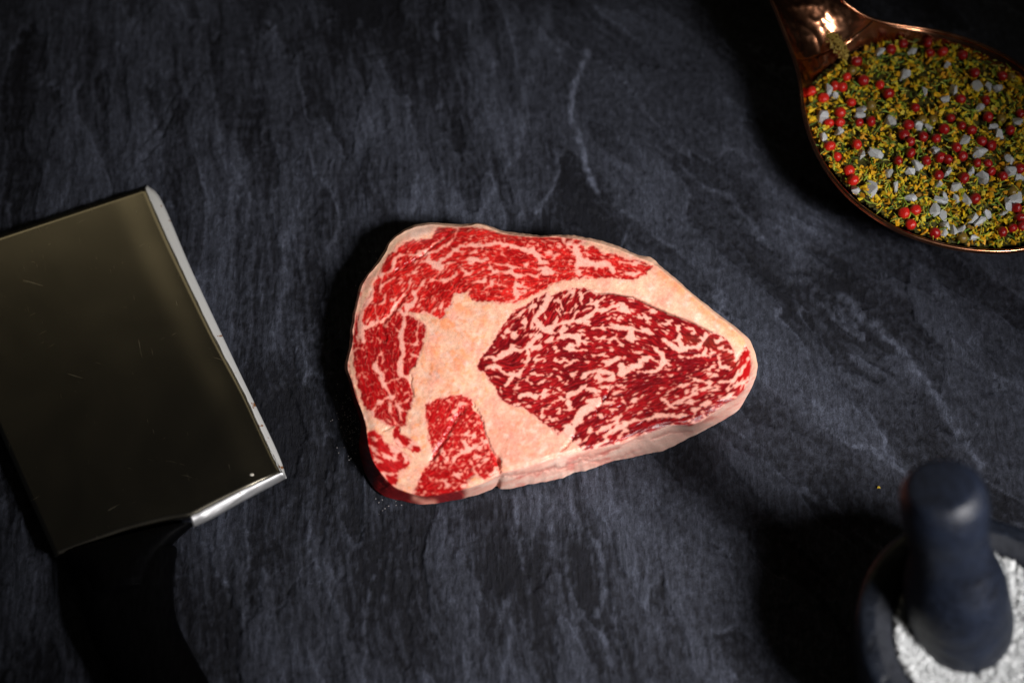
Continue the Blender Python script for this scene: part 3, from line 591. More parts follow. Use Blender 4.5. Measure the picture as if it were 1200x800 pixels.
    for L_, w_ in ((tr('O', [(380, 440), (480, 450), (640, 385), (800, 310), (1000, 235)]), 2.2), (tr('O', [(0, 575), (150, 560), (370, 480), (560, 490), (720, 470), (900, 400)]), 1.8), (tr('N', [(570, 460), (760, 450), (950, 430), (1156, 370)]), 2.0), (tr('L', [(0, 620), (120, 560), (250, 540), (400, 540)]), 2.0)):
        g_ = np.exp(-(line_dist(L_, wx, wy) / w_) ** 2); rel -= .0012 * g_; colr = colr * (1 - .30 * (g_ * side)[..., None] * np.array([.6, 1, 1]))  # side creases also darkened in colour, painting in their shade
    rel += side * (.15 + .85 * sstep(400, 470, gy)) * (.0011 * strk + .0005 * fbm(gx * .12, gy * .12, 3, 97))
    IMG = np.concatenate([colr, F3, rel[..., None] * 1000, sstep(0, .6, msd)[..., None], tsd[..., None] * 0], -1)

    # ---- polar mesh
    NT_, NR, NS, NB = 1500, 330, 46, 10
    cx, cy = 640.0, 415.0
    def radial(P, ths, sm):
        P = np.asarray(P, float); n = len(P)
        Q = np.concatenate([P[i] + (P[(i + 1) % n] - P[i]) * np.linspace(0, 1, 24, endpoint=False)[:, None] for i in range(n)])
        a = np.arctan2(Q[:, 1] - cy, Q[:, 0] - cx); r = np.hypot(Q[:, 0] - cx, Q[:, 1] - cy); o = np.argsort(a); a, r = a[o], r[o]
        rr = np.interp(ths, np.r_[a - 2 * math.pi, a, a + 2 * math.pi], np.r_[r, r, r])
        k = np.exp(-.5 * (np.arange(-24, 25) / sm) ** 2); k /= k.sum(); return np.convolve(np.r_[rr[-24:], rr, rr[:24]], k, 'valid')
    ths = np.linspace(-math.pi, math.pi, NT_, endpoint=False)
    nw = np.exp(-((ths - math.atan2(155, -58)) / .07) ** 2); rO = (.35 + .65 * nw) * radial(OUT, ths, 1.4) + (.65 - .65 * nw) * radial(OUT, ths, 6.0) + .7 * pn(ths * 22, 0 * ths, 9); rT = np.minimum(radial(TOP, ths, 7.0), rO - 1.5)
    lw = sstep(.35, .1, np.sin(ths)) * sstep(.0, -.5, np.cos(ths)); rT = rT * (1 - lw) + np.maximum(rT, rO - 3.2) * lw
    rT += 1.2 * pn(ths * 9, 0 * ths, 7)
    ct, st = np.cos(ths), np.sin(ths)
    h0 = .0235
    def height(px, py):
        return h0 - .0095 * np.exp(-(((px - 468) / 75) ** 2 + ((py - 592) / 62) ** 2)) - .003 * np.exp(-(((px - 885) / 60) ** 2 + ((py - 430) / 60) ** 2)) - .002 * np.exp(-(((px - 420) / 60) ** 2 + ((py - 400) / 90) ** 2))
    PX, PY, Z, DZ = [], [], [], []
    for k in range(1, NR + 1):
        s = k / NR; px = cx + rT * s * ct; py = cy + rT * s * st
        roll = .0012 * sstep(.93, 1.0, s) ** 2
        PX.append(px); PY.append(py); Z.append(height(px, py) - roll); DZ.append(np.ones(NT_))
    w = sstep(-.25, .30, st); zO = .0010 + (1 - w) * .80 * h0
    hT = height(cx + rT * ct, cy + rT * st) - .0012
    for k in range(1, NS + 1):
        q = k / NS; r = rT + (rO - rT) * q
        Z.append(hT + (zO - hT) * (q ** 1.15)); PX.append(cx + r * ct); PY.append(cy + r * st); DZ.append(np.full(NT_, 1 - q))
    PX, PY, Z = np.array(PX), np.array(PY), np.array(Z)
    smp = bil(IMG, (PX - X0) * S, (PY - Y0) * S)
    V = at(PX, PY, Z)
    nrings = len(PX)
    # relief along z on top, outwards on the faces
    rel3 = smp[..., 4] / 1000
    topw = np.ones(nrings); topw[NR:] = np.linspace(1, .0, NS)
    V[..., 2] += rel3 * topw[:, None]
    c3 = at(cx, cy, .012); out = V - c3; out[..., 2] = 0; out /= np.linalg.norm(out, axis=-1, keepdims=True) + 1e-9
    V += out * (rel3 * (1 - topw)[:, None] * .9 * np.clip(np.array(DZ), 0, 1))[..., None]
    # under-side turn-in
    last = V[-1]; ring = []
    for k in range(1, NB + 1):
        q = k / NB; p = last - out[-1] * .0035 * q ** 1.5; p[:, 2] = last[:, 2] * (1 - q) + .0002 * q; ring.append(p)
    V = np.concatenate([V, np.array(ring)]); smp = np.concatenate([smp, np.repeat(smp[-1:], NB, 0)])
    centre = at(cx, cy, h0); cs = bil(IMG, np.array([(cx - X0) * S]), np.array([(cy - Y0) * S]))
    nR = len(V); Vf = np.concatenate([V.reshape(-1, 3), centre[None]]); Sf = np.concatenate([smp.reshape(-1, smp.shape[-1]), cs])
    F = grid_faces(nR, NT_, wrap_v=True)
    ci = len(Vf) - 1; j = np.arange(0, NT_, 2); tri = np.stack([np.full(len(j), ci), j, j + 1, (j + 2) % NT_], -1)
    F = np.concatenate([F, tri])
    # outward orientation: pixel y runs down, so angles run clockwise seen from above
    F = F.copy()
    def face_n(F): a, b, c = Vf[F[:, 0]], Vf[F[:, 1]], Vf[F[:, 3]]; return np.cross(b - a, c - a)
    if face_n(F[:NT_ * 100])[:, 2].mean() < 0: F = F[:, ::-1].copy()
    N = np.zeros_like(Vf); fnn = np.cross(Vf[F[:, 2]] - Vf[F[:, 0]], Vf[F[:, 3]] - Vf[F[:, 1]])
    for k in range(4): np.add.at(N, F[:, k], fnn)
    N[ci] = (0, 0, 1); N /= np.linalg.norm(N, axis=1, keepdims=True) + 1e-12
    # which muscle each face belongs to
    fpx = np.concatenate([PX, np.repeat(PX[-1:], NB, 0)]).ravel(); fpy = np.concatenate([PY, np.repeat(PY[-1:], NB, 0)]).ravel()
    gxi = np.clip(((fpx - X0) * S).astype(int), 0, W - 1); gyi = np.clip(((fpy - Y0) * S).astype(int), 0, H - 1)
    vreg = np.where(msd[gyi, gxi] > -.3, reg[gyi, gxi], -1); vreg[NR * NT_:] = -1
    freg = vreg[np.minimum(F[:, 1], len(vreg) - 1)]
    mats = {n: meat_material(n, r, s, b) for n, r, s, b in (("beef_lean", .32, .33, .30), ("beef_fat", .34, .36, .14))}
    root = empty("steak", tuple(at(cx, cy, 0.0)), "thick raw marbled ribeye steak lying on the slate", "steak")
    parts = [(-1, "fat_seam", "cream and pink fat with its pale cut side"), (0, "eye_muscle", "dark red finely marbled eye of the steak"), (1, "cap_muscle", "bright red cap muscle along the far edge"),
             (2, "side_muscle", "lean red muscle blocks split by white seams"), (3, "corner_muscle", "dark red rounded corner lobe"), (4, "muscle_strip", "short ragged strip of lean in the fat"), (5, "lower_muscle", "bright red square muscle with a fold")]
    for rid, nm, lab in parts:
        f = F[freg == rid]
        use = np.unique(f); mp = np.full(len(Vf), -1); mp[use] = np.arange(len(use)); ff = mp[f]
        o = mesh_from(nm, Vf[use] - np.array(root.location), ff, mats["beef_fat" if rid == -1 else "beef_lean"], root, normals=N[use],
                      attrs={"Col": ('FLOAT_COLOR', np.concatenate([Sf[use, :3], Sf[use, 3:4]], 1))})
        o["label"] = lab
    return root
build_steak()

# ================================================================== cleaver
def steel(name, base, rough, rust, metal=1.0):
    m = NT(name); co = m.coord()
    sc = None
    for k, (rz, st) in enumerate(((.3, 30), (-.55, 24), (1.25, 34))):
        n = m.noise(m.mapping(m.mapping(co, (1, 1, 1), (0, 0, rz)), (1, st, 1)), 38 + 16 * k, 2, .5, .4)
        msk = m.noise(co, 40 + 13 * k, 2, .5)
        ln = m.math('MULTIPLY', m.ramp(n, [(.735, (0,) * 3), (.77, (1,) * 3)]), m.ramp(msk, [(.52, (0,) * 3), (.62, (1,) * 3)]))
        sc = ln if sc is None else m.math('MAXIMUM', sc, ln)
    grain = m.noise(m.mapping(co, (1, 14, 1), (0, 0, -.45)), 260, 3, .6)
    smear = m.noise(co, 14, 4, .6, .8)
    col = m.mix(m.math('MULTIPLY', smear, .35), base, tuple(c * .62 for c in base))
    if rust:
        r = m.noise(co, 190, 3, .6); rm = m.ramp(r, [(.635, (0,) * 3), (.67, (1,) * 3)])
        col = m.mix(rm, col, (.22, .09, .03)); m.set(Metallic=m.math('SUBTRACT', metal, m.math('MULTIPLY', rm, metal * .9)))
    else:
        m.set(Metallic=1.0)
    rg = m.math('ADD', m.math('MULTIPLY', sc, .30), m.math('ADD', m.math('MULTIPLY', smear, .12), rough))
    m.set(Base_Color=col, Roughness=rg)
    m.bump(m.math('ADD', m.math('MULTIPLY', grain, .25), m.math('MULTIPLY', sc, 1.0)), .10, .0002)
    return m.mat

def build_cleaver():
    root = empty("cleaver", tuple(at(110, 520, 0)), "worn steel meat cleaver with black handle lying flat on the slate", "cleaver")
    rl = np.array(root.location)
    bz = lambda py: .0045 + .0075 * np.clip((np.asarray(py, float) - 217) / 430, 0, 1.1)
    nT, nU = 60, 46
    t = np.linspace(0, 1, nT)
    outer = catmull([(172.5, 217), (189.7, 236), (224, 315), (270, 413), (322, 522), (336, 560)], nT)
    inner = catmull([(171, 220), (189, 263), (216, 321), (252, 395), (286, 459), (312, 516), (331, 556)], nT)
    spine = np.array([-90, 305]) + (np.array([64, 651]) - np.array([-90, 305])) * t[:, None]
    bot = catmull([(64, 651), (111, 633.5), (150, 620), (192, 609.5), (216, 605.5), (224, 604), (255, 587.5), (300, 566), (331, 553.5)], 200)
    bx = np.linspace(0, 1, nU); bu = (bot[:, 0] - 64) / (331 - 64)
    by = np.interp(bx, bu, bot[:, 1]); dby = by - (651 + (556 - 651) * bx)
    P = spine[:, None] + (inner - spine)[:, None] * bx[None, :, None]
    P[..., 1] += t[:, None] ** 6 * dby[None, :]
    Z = bz(P[..., 1])
    # flat grind towards the edge, a slow dip, slightly uneven old steel
    Z -= .0015 * sstep(.83, 1.0, bx)[None, :] * np.ones((nT, 1))
    Z += .00012 * fbm(P[..., 0] * .012, P[..., 1] * .012, 2, 5)
    V = at(P[..., 0], P[..., 1], Z)
    st = steel("cleaver_steel", (.46, .415, .32), .17, False); ed = steel("ground_edge_steel", (.80, .80, .78), .50, True, .45)
    def solid(o, th):
        md = o.modifiers.new("thickness", 'SOLIDIFY'); md.thickness = th; md.offset = -1; return o
    def up(F, V3):
        n = np.cross(V3[F[0][1]] - V3[F[0][0]], V3[F[0][3]] - V3[F[0][0]]); return F if n[2] > 0 else F[:, ::-1].copy()
    V3 = V.reshape(-1, 3); blade = solid(mesh_from("blade", V3 - rl, up(grid_faces(nT, nU), V3), st, root), .0026)
    # sharpened bevel along the cutting edge
    jag = (1.1 * pn(t * 26, 0 * t, 3) + .7 * pn(t * 70, 0 * t, 4))
    cols = []
    for w in np.linspace(0, 1, 5):
        q = inner + (outer - inner) * w; q = q.copy(); q[:, 0] += (1 - w) * jag * .8
        cols.append(at(q[:, 0], q[:, 1], bz(q[:, 1]) - .0014 - .0030 * w + .0002 * (w == 0)))
    V3 = np.stack(cols, 1).reshape(-1, 3); e = solid(mesh_from("cutting_edge", V3 - rl, up(grid_faces(nT, 5), V3), ed, blade), .0005); e["label"] = "bright ground cutting edge with rust specks"
    # heel bevel
    nH = 40; hi = catmull([(222, 604), (240, 594.5), (270, 579.5), (300, 565), (331, 552.5)], nH); hi[:, 1] += .8 * pn(np.linspace(0, 9, nH), 0 * np.linspace(0, 9, nH), 8); ho = catmull([(227, 618), (250, 607), (280, 590), (310, 574), (336, 560)], nH); cols = []
    for w in np.linspace(0, 1, 9):
        q = hi + (ho - hi) * w; cols.append(at(q[:, 0], q[:, 1], bz(q[:, 1]) - .0006 * (np.linspace(0, 1, nH)) - .0044 * w ** 1.7 + .0002 + .00025 * pn(q[:, 0] * .08 + 4 * w, q[:, 1] * .08, 6) * w))
    V3 = np.stack(cols, 1).reshape(-1, 3); hb = solid(mesh_from("heel_bevel", V3 - rl, up(grid_faces(nH, 9), V3), steel("heel_steel", (.66, .66, .67), .37, True, .9), blade), .0006)
    hb["label"] = "rounded bright heel of the blade"
    # a small dried drop on the blade
    c = at(295, 556, bz(556) - .0004); n = 14; a = np.linspace(0, 2 * math.pi, n, endpoint=False)
    VV = np.concatenate([np.stack([.0011 * r * np.cos(a), .0008 * r * np.sin(a), .0005 * np.sqrt(max(0, 1 - r * r)) + 0 * a], -1) for r in (1, .75, .4, .05)])
    m = NT("dried_drop"); m.set(Base_Color=m.ramp(m.noise(m.coord(), 900), [(.3, (.45, .42, .36)), (.7, (.6, .57, .5))]), Roughness=.5)
    mesh_from("dried_spot", VV + c - rl, grid_faces(4, n, wrap_v=True), m.mat, blade)
    # handle: bolster and grip
    hm = NT("black_handle"); n1 = hm.noise(hm.mapping(hm.coord(), (6, 1, 1)), 160, 4, .6)
    hm.set(Base_Color=hm.ramp(n1, [(.3, (.0008, .0008, .001)), (.8, (.0025, .0025, .003))]), Roughness=hm.ramp(n1, [(.3, (.42,) * 3), (.8, (.6,) * 3)]), Specular_IOR_Level=.035); hm.bump(n1, .15, .0004)
    def loft(name, lr, ztop, parent, mat):
        lr = np.asarray(lr, float); m_ = 60
        L = catmull(lr[:, :2], m_); Rr = catmull(lr[:, 2:4], m_); zt = np.interp(np.linspace(0, 1, m_), np.linspace(0, 1, len(ztop)), ztop)
        A = at(L[:, 0], L[:, 1], zt * .5); B = at(Rr[:, 0], Rr[:, 1], zt * .5); C = (A + B) / 2; hw = (B - A) / 2; a = np.linspace(0, 2 * math.pi, 36, endpoint=False)
        ca = np.sign(np.cos(a)) * np.abs(np.cos(a)) ** .75; sa = np.sign(np.sin(a)) * np.abs(np.sin(a)) ** .75
        V = C[:, None] + hw[:, None] * ca[None, :, None]; V[..., 2] = zt[:, None] * .5 + zt[:, None] * .5 * sa[None] 
        # close both ends
        for i, k in ((0, .02), (-1, .02)): V[i] = V[i].mean(0) + (V[i] - V[i].mean(0)) * k
        F = grid_faces(m_, 36, wrap_v=True)
        V3 = V.reshape(-1, 3); k = 30 * 36 + 9; n = np.cross(V3[F[k][1]] - V3[F[k][0]], V3[F[k][3]] - V3[F[k][0]])
        if n[2] < 0: F = F[:, ::-1].copy()
        return mesh_from(name, V3 - rl, F, mat, parent)
    h = loft("handle", [(84, 655, 205, 640), (84, 656, 207, 645), (92, 685, 202, 680), (98, 720, 206, 722), (112, 760, 222, 758), (135, 800, 244, 797), (160, 850, 272, 850), (185, 900, 290, 905), (190, 908, 288, 912)], [.014, .017, .020, .022, .023, .024, .025, .024, .022], root, hm.mat)
    loft("bolster", [(66, 652, 226, 613), (68, 653, 225, 615), (80, 660, 205, 632), (98, 676, 186, 655), (108, 692, 177, 680), (110, 698, 176, 690)], [.0135, .0145, .018, .0215, .0235, .0235], h, hm.mat)
build_cleaver()

# ================================================================== copper ladle
def copper(name, rough):
    m = NT(name); co = m.coord(); n = m.noise(co, 60, 4, .6, .5); f = m.noise(co, 700, 3, .6)
    m.set(Base_Color=m.ramp(n, [(.3, (.46, .18, .085)), (.7, (.68, .32, .18))]), Metallic=1.0, Roughness=m.math('ADD', m.math('MULTIPLY', n, .18), rough))
    m.bump(f, .06, .0003); return m.mat
ZR, ZF = .036, .0312
LAD_L = [(858, -100), (878, -58), (893, -26), (905, 2), (917, 32), (928, 60), (937, 90), (942, 130), (953, 168), (973, 204), (1003, 237), (1048, 267), (1098, 285), (1150, 293.5), (1202, 291), (1246, 272), (1274, 240), (1283, 214)]
LAD_R = [(934, -122), (953, -80), (970, -36), (984, -4), (1000, 11), (1018, 21), (1038, 27), (1062, 31), (1085, 34.5), (1110, 40), (1135, 47.5), (1160, 57.5), (1186, 71), (1212, 90), (1238, 115), (1262, 148), (1279, 188), (1283, 212)]
def build_ladle():
    root = empty("copper_ladle", tuple(at(1110, 165, 0)), "hammered copper ladle heaped with a spice and herb mix", "ladle")
    rl = np.array(root.location)
    n, ms = 200, 61
    L = catmull(LAD_L, n); Rr = catmull(LAD_R, n); t = np.linspace(0, 17, n)
    zr = np.interp(t, [0, 3, 6, 8, 17], [.066, .052, .0395, ZR, ZR]); zr = np.convolve(np.pad(zr, 8, 'edge'), np.ones(17) / 17, 'valid')
    dp = np.interp(t, [0, 3, 4.5, 6, 7.2, 9, 11.5, 14, 15.8, 16.6, 17], [.003, .004, .006, .014, .024, .0325, .034, .033, .024, .013, .002]); dp = np.convolve(np.pad(dp, 5, 'edge'), np.ones(11) / 11, 'valid')
    s = np.linspace(0, 1, ms); e = np.abs(2 * s - 1)
    A = at(L[:, 0], L[:, 1], zr); B = at(Rr[:, 0], Rr[:, 1], zr)
    pw = np.interp(t, [0, 5, 9, 17], [2.2, 2.4, 3.2, 3.2])
    V = A[:, None] + (B - A)[:, None] * s[None, :, None]
    V[..., 2] -= dp[:, None] * (1 - e[None] ** pw[:, None])
    # hammer marks on handle and neck
    D = np.zeros((n, ms)); pts = np.random.default_rng(12)
    for _ in range(420):
        i = int(pts.integers(0, 95)); j = int(pts.integers(0, ms)); rad = .0026 + .0012 * pts.random()
        d = np.linalg.norm(V[:100] - V[i, j], axis=-1); D[:100] = np.minimum(D[:100], -.00042 * np.clip(1 - (d / rad) ** 2, 0, 1))
    D *= sstep(92, 55, np.arange(n))[:, None]; V[..., 2] += D
    Fall = grid_faces(n, ms); V3 = V.reshape(-1, 3); k = 100 * 60 + 30
    nn = np.cross(V3[Fall[k][1]] - V3[Fall[k][0]], V3[Fall[k][3]] - V3[Fall[k][0]]); 
    cut = 62
    def part(nm, i0, i1, mat):
        v = V[i0:i1].reshape(-1, 3); F = grid_faces(i1 - i0, ms); F = F if nn[2] > 0 else F[:, ::-1].copy()
        o = mesh_from(nm, v - rl, F, mat, root); md = o.modifiers.new("thickness", 'SOLIDIFY'); md.thickness = .0013; md.offset = -1; return o
    cm = copper("polished_copper", .10); part("bowl", cut, n, cm); h = part("handle", 0, cut + 1, cm); h["label"] = "dimpled hammered copper handle"
    loop = np.concatenate([A, B[::-1][1:]]); m = len(loop)
    tg = np.gradient(loop, axis=0); tg /= np.linalg.norm(tg, axis=1, keepdims=True) + 1e-9; sd = np.cross(tg, [0, 0, 1]); sd /= np.linalg.norm(sd, axis=1, keepdims=True) + 1e-9
    upv = np.cross(sd, tg); a = np.linspace(0, 2 * math.pi, 10, endpoint=False)
    W = loop[:, None] + .00095 * (sd[:, None] * np.cos(a)[None, :, None] + upv[:, None] * np.sin(a)[None, :, None])
    mesh_from("rim", W.reshape(-1, 3) - rl, grid_faces(m, 10, wrap_v=True), copper("rim_copper", .16), root)
build_ladle()

# ------------------------------------------------------------------ the spice mix in the ladle
FILL = [(950, 104), (970, 84), (1000, 64), (1040, 47), (1080, 44), (1120, 50), (1160, 64), (1200, 88), (1240, 123), (1266, 165), (1272, 205), (1246, 258), (1200, 284), (1150, 288), (1100, 280), (1052, 262), (1007, 232), (977, 199), (957, 166), (946, 132)]
Zc5 = lambda p: [(890 + a / 3.865, b / 3.865) for a, b in p]
Zc6 = lambda p: [(930 + a / 4.444, 120 + b / 4.444) for a, b in p]
PEPPER = Zc5([(650, 200), (760, 195), (595, 225), (770, 240), (830, 235), (920, 250), (395, 350), (340, 390), (375, 395), (470, 365), (545, 385), (585, 425), (415, 465), (290, 445), (235, 415), (365, 510), (315, 558), (365, 555), (450, 555), (505, 550),
              (705, 488), (910, 450), (1025, 455), (865, 535), (915, 570), (1035, 530), (675, 565), (655, 612), (800, 628), (835, 585), (960, 590), (1005, 640), (740, 620), (682, 642), (890, 670), (318, 662), (440, 655), (350, 710), (1100, 345), (975, 330), (1050, 660), (440, 280), (1135, 590), (1180, 515)]) + \
         Zc6([(755, 380), (885, 395), (690, 305), (765, 288), (802, 297), (545, 305), (945, 500), (1160, 550), (1085, 675), (1030, 360), (1090, 385), (955, 315), (880, 280), (1180, 345), (575, 575), (635, 560), (610, 635), (735, 680), (290, 355), (310, 405), (1180, 600), (1140, 655), (1188, 645), (610, 265), (1290, 420), (1260, 520), (1250, 620), (1330, 520), (1300, 300), (1350, 380), (1010, 320), (850, 235)])
SALT = Zc5([(340, 435), (310, 415), (285, 535), (460, 500), (455, 525), (595, 555), (655, 340), (545, 240), (880, 410), (850, 300), (990, 390), (1070, 405), (1035, 395), (930, 635), (1060, 575), (1085, 608), (995, 490), (765, 580), (715, 575), (785, 685), (995, 690), (1130, 720), (1165, 550), (525, 695), (460, 700), (360, 600), (290, 625), (690, 235), (840, 450), (745, 420)]) + \
       Zc6([(785, 490), (770, 510), (735, 560), (780, 590), (850, 505), (755, 430), (800, 365), (920, 365), (980, 395), (850, 440), (490, 370), (605, 495), (320, 455), (405, 450), (530, 440), (600, 355), (640, 330), (1130, 365), (1115, 530), (1160, 500), (1090, 580), (1010, 580), (940, 705), (870, 660), (830, 665), (790, 640), (785, 680), (970, 620), (930, 605), (895, 505), (1180, 390), (730, 255), (1250, 450), (1280, 560), (1320, 470)])
def rot_rand(n, rng):
    q = rng.standard_normal((n, 4)); q /= np.linalg.norm(q, axis=1, keepdims=True); w, x, y, z = q.T
    return np.stack([np.stack([1 - 2 * (y * y + z * z), 2 * (x * y - z * w), 2 * (x * z + y * w)], -1), np.stack([2 * (x * y + z * w), 1 - 2 * (x * x + z * z), 2 * (y * z - x * w)], -1), np.stack([2 * (x * z - y * w), 2 * (y * z + x * w), 1 - 2 * (x * x + y * y)], -1)], 1)
def crystal(rng, n=14, sq=.8):
    bm = bmesh.new()
    for p in rng.standard_normal((n, 3)):
        p = p / (np.abs(p) ** 5).sum() ** .2 * (sq + .25 * rng.random()); bm.verts.new(p * np.array([1, .8, .65]) * .5)
    bmesh.ops.convex_hull(bm, input=bm.verts)
    for v in [v for v in bm.verts if not v.link_faces]: bm.verts.remove(v)
    bmesh.ops.triangulate(bm, faces=bm.faces)
    bm.verts.index_update(); V = np.array([v.co[:] for v in bm.verts]); F = np.array([[v.index for v in f.verts] for f in bm.faces]); bm.free(); return V, F
def salt_material(name):
    m = NT(name); co = m.coord(); n = m.noise(co, 600, 3, .6)
    oi = m.n('ShaderNodeObjectInfo').outputs['Random']
    m.set(Base_Color=m.mix(m.math('MULTIPLY', oi, .4), m.ramp(n, [(.3, (.36, .375, .39)), (.7, (.56, .58, .60))]), (.40, .39, .33)), Roughness=.32, Specular_IOR_Level=.5)
    m.bsdf.inputs['Subsurface Weight'].default_value = .35; m.bsdf.inputs['Subsurface Radius'].default_value = (.0012, .0012, .0012); m.bsdf.inputs['Subsurface Scale'].default_value = 1.0
    m.bump(n, .3, .0004); return m.mat
def fill_z(px, py):
    return ZF + .0022 * fbm(np.asarray(px) * .022, np.asarray(py) * .022, 3, 15) + .0025 * np.exp(-(((np.asarray(px) - 1110) / 90) ** 2 + ((np.asarray(py) - 170) / 70) ** 2))
def build_spices():
    rng = np.random.default_rng(5)
    # loose herbs: uncountable chips and needles, one object
    Vs, Fs, Cs = [], [], []; off = 0
    def put(V, F, c):
        nonlocal off
        Vs.append(V); Fs.append(np.asarray(F) + off); Cs.append(np.tile(np.r_[c, 1], (len(V), 1))); off += len(V)
    gx, gy = np.meshgrid(np.arange(940, 1275, 3.0), np.arange(30, 300, 3.0)); P = np.array(FILL); sdm = poly_sdf(P + (P - [1108, 165]) * .03, gx, gy)
    z = fill_z(gx, gy) - .0026 + .0006 * pn(gx * .2, gy * .2, 4); bed = at(gx, gy, z); idx = -np.ones(gx.shape, int); keep = sdm > 0; idx[keep] = np.arange(keep.sum())
    Fb = [(idx[i, j], idx[i + 1, j], idx[i + 1, j + 1], idx[i, j + 1]) for i in range(gx.shape[0] - 1) for j in range(gx.shape[1] - 1) if min(idx[i, j], idx[i + 1, j], idx[i + 1, j + 1], idx[i, j + 1]) >= 0]
    Fb = np.array(Fb); Fb = np.concatenate([Fb[:, [0, 1, 2]], Fb[:, [0, 2, 3]]]); put(bed[keep], Fb, (.06, .055, .01))
    def sample(n):
        out = []
        while len(out) < n:
            q = np.stack([rng.uniform(945, 1270, 4 * n), rng.uniform(38, 290, 4 * n)], -1); q = q[poly_sdf(FILL, q[:, 0], q[:, 1]) > 0]; out = list(out) + list(q)
        return np.array(out[:n])
    chips = [crystal(rng, 9, .75) for _ in range(8)]
    pal = np.array([(.70, .47, .012), (.72, .37, .010), (.60, .45, .02), (.62, .28, .012), (.38, .36, .02), (.66, .52, .05), (.30, .16, .03)])
    n = 3600; q = sample(n); Rm = rot_rand(n, rng)
    for k in range(n):
        V, F = chips[k % 8]; big = rng.random() < .45; sc = rng.uniform(.0030, .0056) if big else rng.uniform(.0013, .0027)
        V = (V * np.array([1, .8, .45]) * sc) @ Rm[k].T; px, py = q[k]
        put(V + at(px, py, fill_z(px, py) + rng.uniform(-.0010, .0008)), F, pal[min(6, int(rng.gamma(1.6, 1.3)))] * rng.uniform(.75, 1.1))
    gp = np.array([(.20, .28, .02), (.12, .21, .018), (.30, .34, .03), (.07, .13, .015), (.42, .42, .06)])
    n = 1250; q = sample(n)
    for k in range(n):
        ln = rng.uniform(.003, .0075) * (1.8 if rng.random() < .12 else 1); r = rng.uniform(.00022, .00048); a = rng.uniform(0, 2 * math.pi); bend = rng.normal(0, .45); tl = rng.normal(0, .18)
        m = 6; u = np.linspace(-.5, .5, m); ang = a + bend * u * 2.0
        cxy = np.cumsum(np.stack([np.cos(ang), np.sin(ang)], -1) * ln / m, 0); cxy -= cxy.mean(0); cz = u * ln * tl
        nrm_ = np.stack([-np.sin(ang), np.cos(ang)], -1); rr = r * np.sqrt(np.clip(1 - (2 * u) ** 4, .05, 1))
        C = np.concatenate([cxy, cz[:, None]], 1); V = np.stack([C + np.c_[nrm_ * rr[:, None], 0 * u], C + np.c_[0 * nrm_, rr * .9], C - np.c_[nrm_ * rr[:, None], 0 * u]], 1).reshape(-1, 3)
        F = [];
        for i in range(m - 1):
            for j in range(3):
                a0, a1 = i * 3 + j, i * 3 + (j + 1) % 3; F += [(a0, a0 + 3, a1 + 3), (a0, a1 + 3, a1)]
        px, py = q[k]; put(V + at(px, py, fill_z(px, py) + rng.uniform(-.0006, .0014)), np.array(F), gp[int(rng.integers(0, 5))] * rng.uniform(.8, 1.15))
    m = NT("dried_herbs"); c = m.attr("Col").outputs['Color']; nn = m.noise(m.coord(), 1400, 3, .6)
    m.set(Base_Color=m.mix(1.0, c, m.ramp(nn, [(.3, (.7,) * 3), (.7, (1.25,) * 3)]), 'MULTIPLY'), Roughness=.6, Specular_IOR_Level=.3)
    o = mesh_from("herb_mix", np.concatenate(Vs), np.concatenate(Fs), m.mat, smooth=False, attrs={"Col": ('FLOAT_COLOR', np.concatenate(Cs))})
    tag(o, "yellow chips and green needle herbs filling the copper ladle", "herbs", kind="stuff")
    # powder left on the neck of the ladle
    Vs, Fs, Cs, off = [], [], [], 0
    path = catmull([(963, 22), (968, 32), (976, 44), (985, 56), (992, 68)], 60); wd = np.interp(np.linspace(0, 1, 60), [0, .15, .6, .9, 1], [2.5, 5, 8, 6, 2])
    for k in range(700):
        i = int(rng.integers(0, 60)); g = rng.normal(0, .45); g = max(-1, min(1, g)); px = path[i, 0] + wd[i] * g + rng.normal(0, .4); py = path[i, 1] - wd[i] * g * .55 + rng.normal(0, .6)
        V, F = chips[k % 8]; s = rng.uniform(.0007, .0019); tt = i / 59.
        zz = .0425 - .0075 * tt + (.0022 * (1 - g * g)) * rng.random() - .0035 * (1 - tt)
        put((V * s) @ rot_rand(1, rng)[0].T + at(px, py, zz), F, np.array((.42, .30, .06)) * rng.uniform(.7, 1.15))
    tag(mesh_from("spice_powder", np.concatenate(Vs), np.concatenate(Fs), m.mat, smooth=False, attrs={"Col": ('FLOAT_COLOR', np.concatenate(Cs))}), "streak of yellow spice powder clinging to the neck of the ladle", "spice", kind="stuff")
    # peppercorns, one object each
    pm = NT("pink_peppercorn"); oi = pm.n('ShaderNodeObjectInfo').outputs['Random']; n1 = pm.noise(pm.coord(), 500, 3, .6)
    pm.set(Base_Color=pm.mix(1.0, pm.n('ShaderNodeObjectInfo').outputs['Color'], pm.ramp(n1, [(.3, (.7,) * 3), (.7, (1.15,) * 3)]), 'MULTIPLY'), Roughness=.28, Specular_IOR_Level=.5); pm.bump(n1, .25, .0004)
    meshes = []
    for k in range(5):
        bm = bmesh.new(); bmesh.ops.create_icosphere(bm, subdivisions=3, radius=1.0)
        for v in bm.verts:
            p = np.array(v.co[:]); d = 1 + .05 * pn(p[0] * 2.2 + k * 7, p[1] * 2.2 + p[2] * 1.7, k) + .03 * pn(p[0] * 6 + k, p[2] * 6 + p[1] * 3, k + 9)
            d -= .16 * math.exp(-((1 - p[2]) / .05) ** 1) + (.07 if k % 2 else .03) * math.exp(-(p[0] / .16) ** 2) * (p[1] > 0)
            v.co = Vector(p * float(d) * (1, 1, .93))
        me = bpy.data.meshes.new("peppercorn"); bm.to_mesh(me); bm.free(); me.materials.append(pm.mat)
